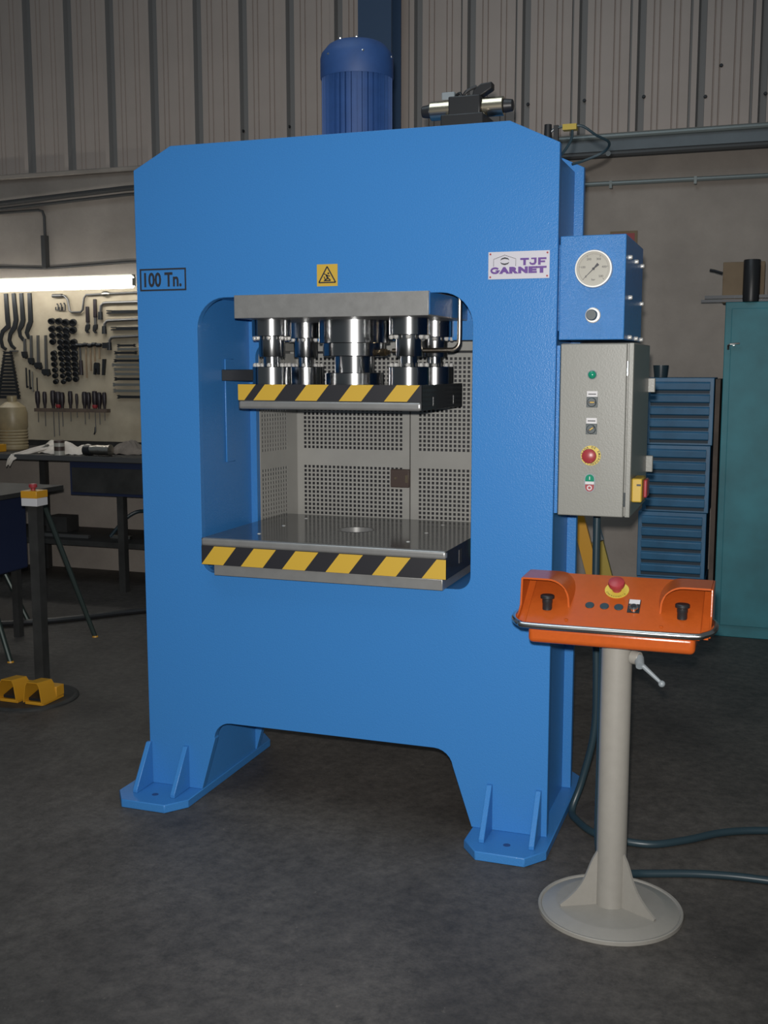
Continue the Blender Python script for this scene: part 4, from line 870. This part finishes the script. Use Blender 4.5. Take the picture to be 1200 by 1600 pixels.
# --- on the bench
jg = thing('plastic_jug', (-3.92, 3.40, BZ), 'yellowish plastic jug with a red mark on the workbench', 'jug')
prof = [(0, 0), (0.095, 0), (0.105, 0.01)]
for k in range(6): prof += [(0.107, 0.03+0.022*k), (0.101, 0.041+0.022*k)]
prof += [(0.107, 0.17), (0.108, 0.27), (0.095, 0.315), (0.05, 0.35), (0.034, 0.355), (0.034, 0.385), (0, 0.385)]
jm = MB().lathe(prof, (-3.92, 3.40, BZ), n=28); jm.build('body', M['jug'], jg)
MB().box(-4.012, -3.985, 3.288, 3.30, BZ+0.24, BZ+0.30).build('red_mark', M['red'], jg)
MB().lathe([(0.036, 0.372), (0.036, 0.395), (0, 0.395)], (-3.92, 3.40, BZ), n=20).build('cap', M['jug'], jg)
tag(MB().box(-4.15, -3.86, 3.08, 3.24, BZ, BZ+0.055).build('yellow_tray', M['yel_paint'], bevel=0.004), 'dull yellow tray in front of the plastic jug', 'tray')
tag(MB().lathe([(0, 0), (0.10, 0), (0.11, 0.2), (0.08, 0.3), (0, 0.31)], (-4.20, 3.45, BZ), n=20).build('dark_pot', M['bench']), 'dark pot behind the plastic jug at the bench end', 'pot')
def heap(name, cx, cy, rx, ry, h, m, label, cat, seed, drape=False, n=80):
    vs = []; fs = []; rings = 26
    rnd = random.Random(seed); off = Vector((seed*3.1, seed*1.7, 0))
    for i in range(rings+1):
        t = i/rings
        for j in range(n):
            a = 2*pi*j/n; rr = 1+0.22*noise.noise(Vector((cos(a)*1.3, sin(a)*1.3, seed)))
            x = cx+rx*rr*t*cos(a); y = cy+ry*rr*t*sin(a)
            z = h*(1-t**2.6)*(0.75+0.7*noise.noise(Vector((x*7, y*9, seed))))+0.055*abs(noise.noise(Vector((x*16+y*9, y*22, seed+5))))*(1-t*0.6)
            z = max(z, 0)+0.003*(t < 0.99)
            z = BZ+z
            if drape and y < 3.046:
                z = z-(3.046-y)*1.1; y = 3.030-0.01*sin(x*60)
            vs.append((x, y, z))
    for i in range(rings):
        for j in range(n):
            k = (j+1) % n; fs.append((i*n+j, i*n+k, (i+1)*n+k, (i+1)*n+j))
    return tag(MB().add(vs, fs).build(name, m, weld=True), label, cat)
heap('white_rag', -3.32, 3.25, 0.28, 0.12, 0.085, M['rag'], 'crumpled off-white rag heaped along the workbench edge', 'rag', 3)
# the rag's end hanging over the bench edge
rv = []; rf = []
path = [(-3.47, 3.20, BZ+0.06), (-3.56, 3.12, BZ+0.035), (-3.64, 3.055, BZ+0.008), (-3.672, 3.032, BZ-0.022), (-3.69, 3.028, BZ-0.07)]
for i, (x, y, z) in enumerate(path):
    w = (0.07, 0.06, 0.05, 0.04, 0.025)[i]
    for j in range(7):
        u = j/6-0.5; rv.append((x+u*w*1.2, y+u*w*(0.5 if i < 3 else 0.0)-0.006*sin(j*2.4), z-abs(u)*0.03+0.008*sin(j*2.6+i)))
for i in range(len(path)-1):
    for j in range(6): rf.append((i*7+j, i*7+j+1, (i+1)*7+j+1, (i+1)*7+j))
o = bpy.data.objects['white_rag']
e_ = MB().add(rv, rf).build('hanging_end', M['rag'], o); sm = e_.modifiers.new('s', 'SOLIDIFY'); sm.thickness = 0.008
cn = thing('small_tin', (-3.30, 3.075, BZ), 'small pale tin with a dark band in front of the white rag', 'tin')
MB().lathe([(0, 0), (0.036, 0), (0.036, 0.10), (0, 0.10)], (-3.30, 3.09, BZ), n=24).build('body', M['gauge_face'], cn)
MB().lathe([(0.0365, 0.085), (0.0365, 0.100), (0.030, 0.104), (0, 0.104)], (-3.30, 3.09, BZ), n=24).build('lid', M['brown'], cn)
MB().lathe([(0.0363, 0.03), (0.0363, 0.06)], (-3.30, 3.09, BZ), n=24).build('label_band', M['brown'], cn)
heap('grey_rag', -2.88, 3.33, 0.16, 0.10, 0.10, M['rag_grey'], 'grey rag bunched on the bench beside the press', 'rag', 9)
tag(MB().lathe([(0, -0.09), (0.03, -0.085), (0.036, -0.03), (0.034, 0.04), (0.040, 0.075), (0, 0.085)], (-2.98, 3.12, BZ+0.04), 'X', 20).build('metal_canister', M['foil']), 'dented bright metal canister lying on the bench', 'canister')
tag(MB().lathe([(0, -0.03), (0.034, -0.03), (0.036, 0.03), (0, 0.032)], (-3.09, 3.125, BZ+0.036), 'X', 20).build('tape_roll', M['black']), 'black roll lying beside the metal canister', 'roll')
# --- foot pedal stand
FP = thing('pedal_stand', (-1.88, 0.815, 0), 'black pedal stand with a yellow and grey stop box on its post', 'control stand')
MB().lathe([(0, 0), (0.222, 0), (0.222, 0.006), (0.21, 0.013), (0.197, 0.013), (0.188, 0.008), (0, 0.008)], (-1.88, 0.815, 0), n=56).build('base_disc', M['bench'], FP)
MB().box(-1.935, -1.885, 0.925, 0.975, 0.008, 0.905).build('post', M['bench'], FP)
sb = MB().box(-1.955, -1.868, 0.905, 0.99, 0.90, 0.938).build('stop_box_base', M['paper'], FP, bevel=0.002)
MB().box(-1.956, -1.867, 0.904, 0.991, 0.938, 0.972).build('stop_box_lid', M['yel_paint'], sb, bevel=0.002)
MB().lathe([(0.011, 0), (0.011, 0.010), (0.019, 0.014), (0.020, 0.026), (0.016, 0.031), (0, 0.032)], (-1.915, 0.945, 0.972), n=20).build('stop_button', M['red'], sb)
for i, cx in enumerate((-1.775, -1.915)):
    y0, y1 = 0.69, 0.80
    hd = MB()
    topz = 0.118; w0, w1 = 0.040, 0.052; t = 0.004
    prof = [(-w1, 0.020), (-w0, topz-0.02), (-w0+0.012, topz), (w0-0.012, topz), (w0, topz-0.02), (w1, 0.020)]
    inn = [(-w1+t, 0.020), (-w0+t, topz-0.02), (-w0+0.013, topz-t), (w0-0.013, topz-t), (w0-t, topz-0.02), (w1-t, 0.020)]
    vs = []
    for y, k in ((y0, 1.0), (y1, 0.92)):
        vs += [(cx+a, y, b_*k) for a, b_ in prof]+[(cx+a, y, b_*k) for a, b_ in inn]
    n = 6; fs = []
    for q_ in range(n-1): fs += [(q_, q_+1, 2*n+q_+1, 2*n+q_), (n+q_, 3*n+q_, 3*n+q_+1, n+q_+1), (q_, n+q_, n+q_+1, q_+1), (2*n+q_, 2*n+q_+1, 3*n+q_+1, 3*n+q_)]
    fs += [(0, 2*n, 3*n, n), (n-1, 2*n-1, 4*n-1, 3*n-1)]
    hd.add(vs, fs).build('pedal_guard', M['yel_paint'], FP)
    MB().box(cx-0.05, cx+0.05, 0.70, 0.86, 0.008, 0.022).box(cx-0.052, cx+0.052, y1, 0.86, 0.022, 0.072).build('pedal_body', M['yel_paint'], FP, bevel=0.003)
    MB().prism([(0.71, 0.026), (0.80, 0.05), (0.80, 0.062), (0.71, 0.038)], 'X', cx-0.035, cx+0.035).build('pedal', M['black'], FP)
# --- trestle table with a blue machine
TT = thing('trestle_table', (-2.75, 1.75, 0), 'dark trestle table with splayed tube legs behind the pedal stand', 'trestle')
MB().box(-3.6, -2.50, 1.35, 2.0, 0.845, 0.87).build('table_top', M['bench'], TT)
for p, q_ in (((-2.63, 1.94, 0.846), (-2.275, 1.935, 0.0)), ((-2.74, 1.42, 0.846), (-2.378, 1.31, 0.0)), ((-3.18, 1.95, 0.846), (-2.835, 2.08, 0.0)), ((-3.5, 1.42, 0.846), (-3.7, 1.31, 0.0))):
    lg_ = MB().cyl(p, q_, 0.017, 0.014, 10).build('leg', M['dgreen'], TT)
    MB().cyl((q_[0], q_[1], 0), (q_[0], q_[1], 0.008), 0.018, 0.015, 10).build('foot', M['yel_paint'], lg_)
MB().tube([(-3.5, 1.40, 0.25), (-2.50, 1.36, 0.30)], 0.014, 8).build('brace', M['dgreen'], TT)
MC = thing('blue_machine', (-2.95, 1.55, 0), 'dark blue machine housing standing under the trestle table', 'machine')
MB().box(-3.3, -2.65, 1.50, 1.85, 0.40, 0.83).build('housing', M['machine'], MC, bevel=0.01)
MB().box(-2.77, -2.71, 1.497, 1.502, 0.60, 0.70).build('vent', M['black'], MC)
for x in (-3.25, -2.70):
    for y in (1.55, 1.8): MB().box(x-0.02, x+0.02, y-0.02, y+0.02, 0, 0.40).build('leg', M['bench'], MC)
tag(MB().tube([(-3.3, 1.75, 0.02), (-2.75, 2.1, 0.02), (-2.35, 2.55, 0.02), (-1.95, 2.9, 0.02), (-1.4, 2.95, 0.02)], 0.018, 8, sub=6).build('floor_hose', M['black']), 'dark hose lying on the floor under the trestle table', 'hose')
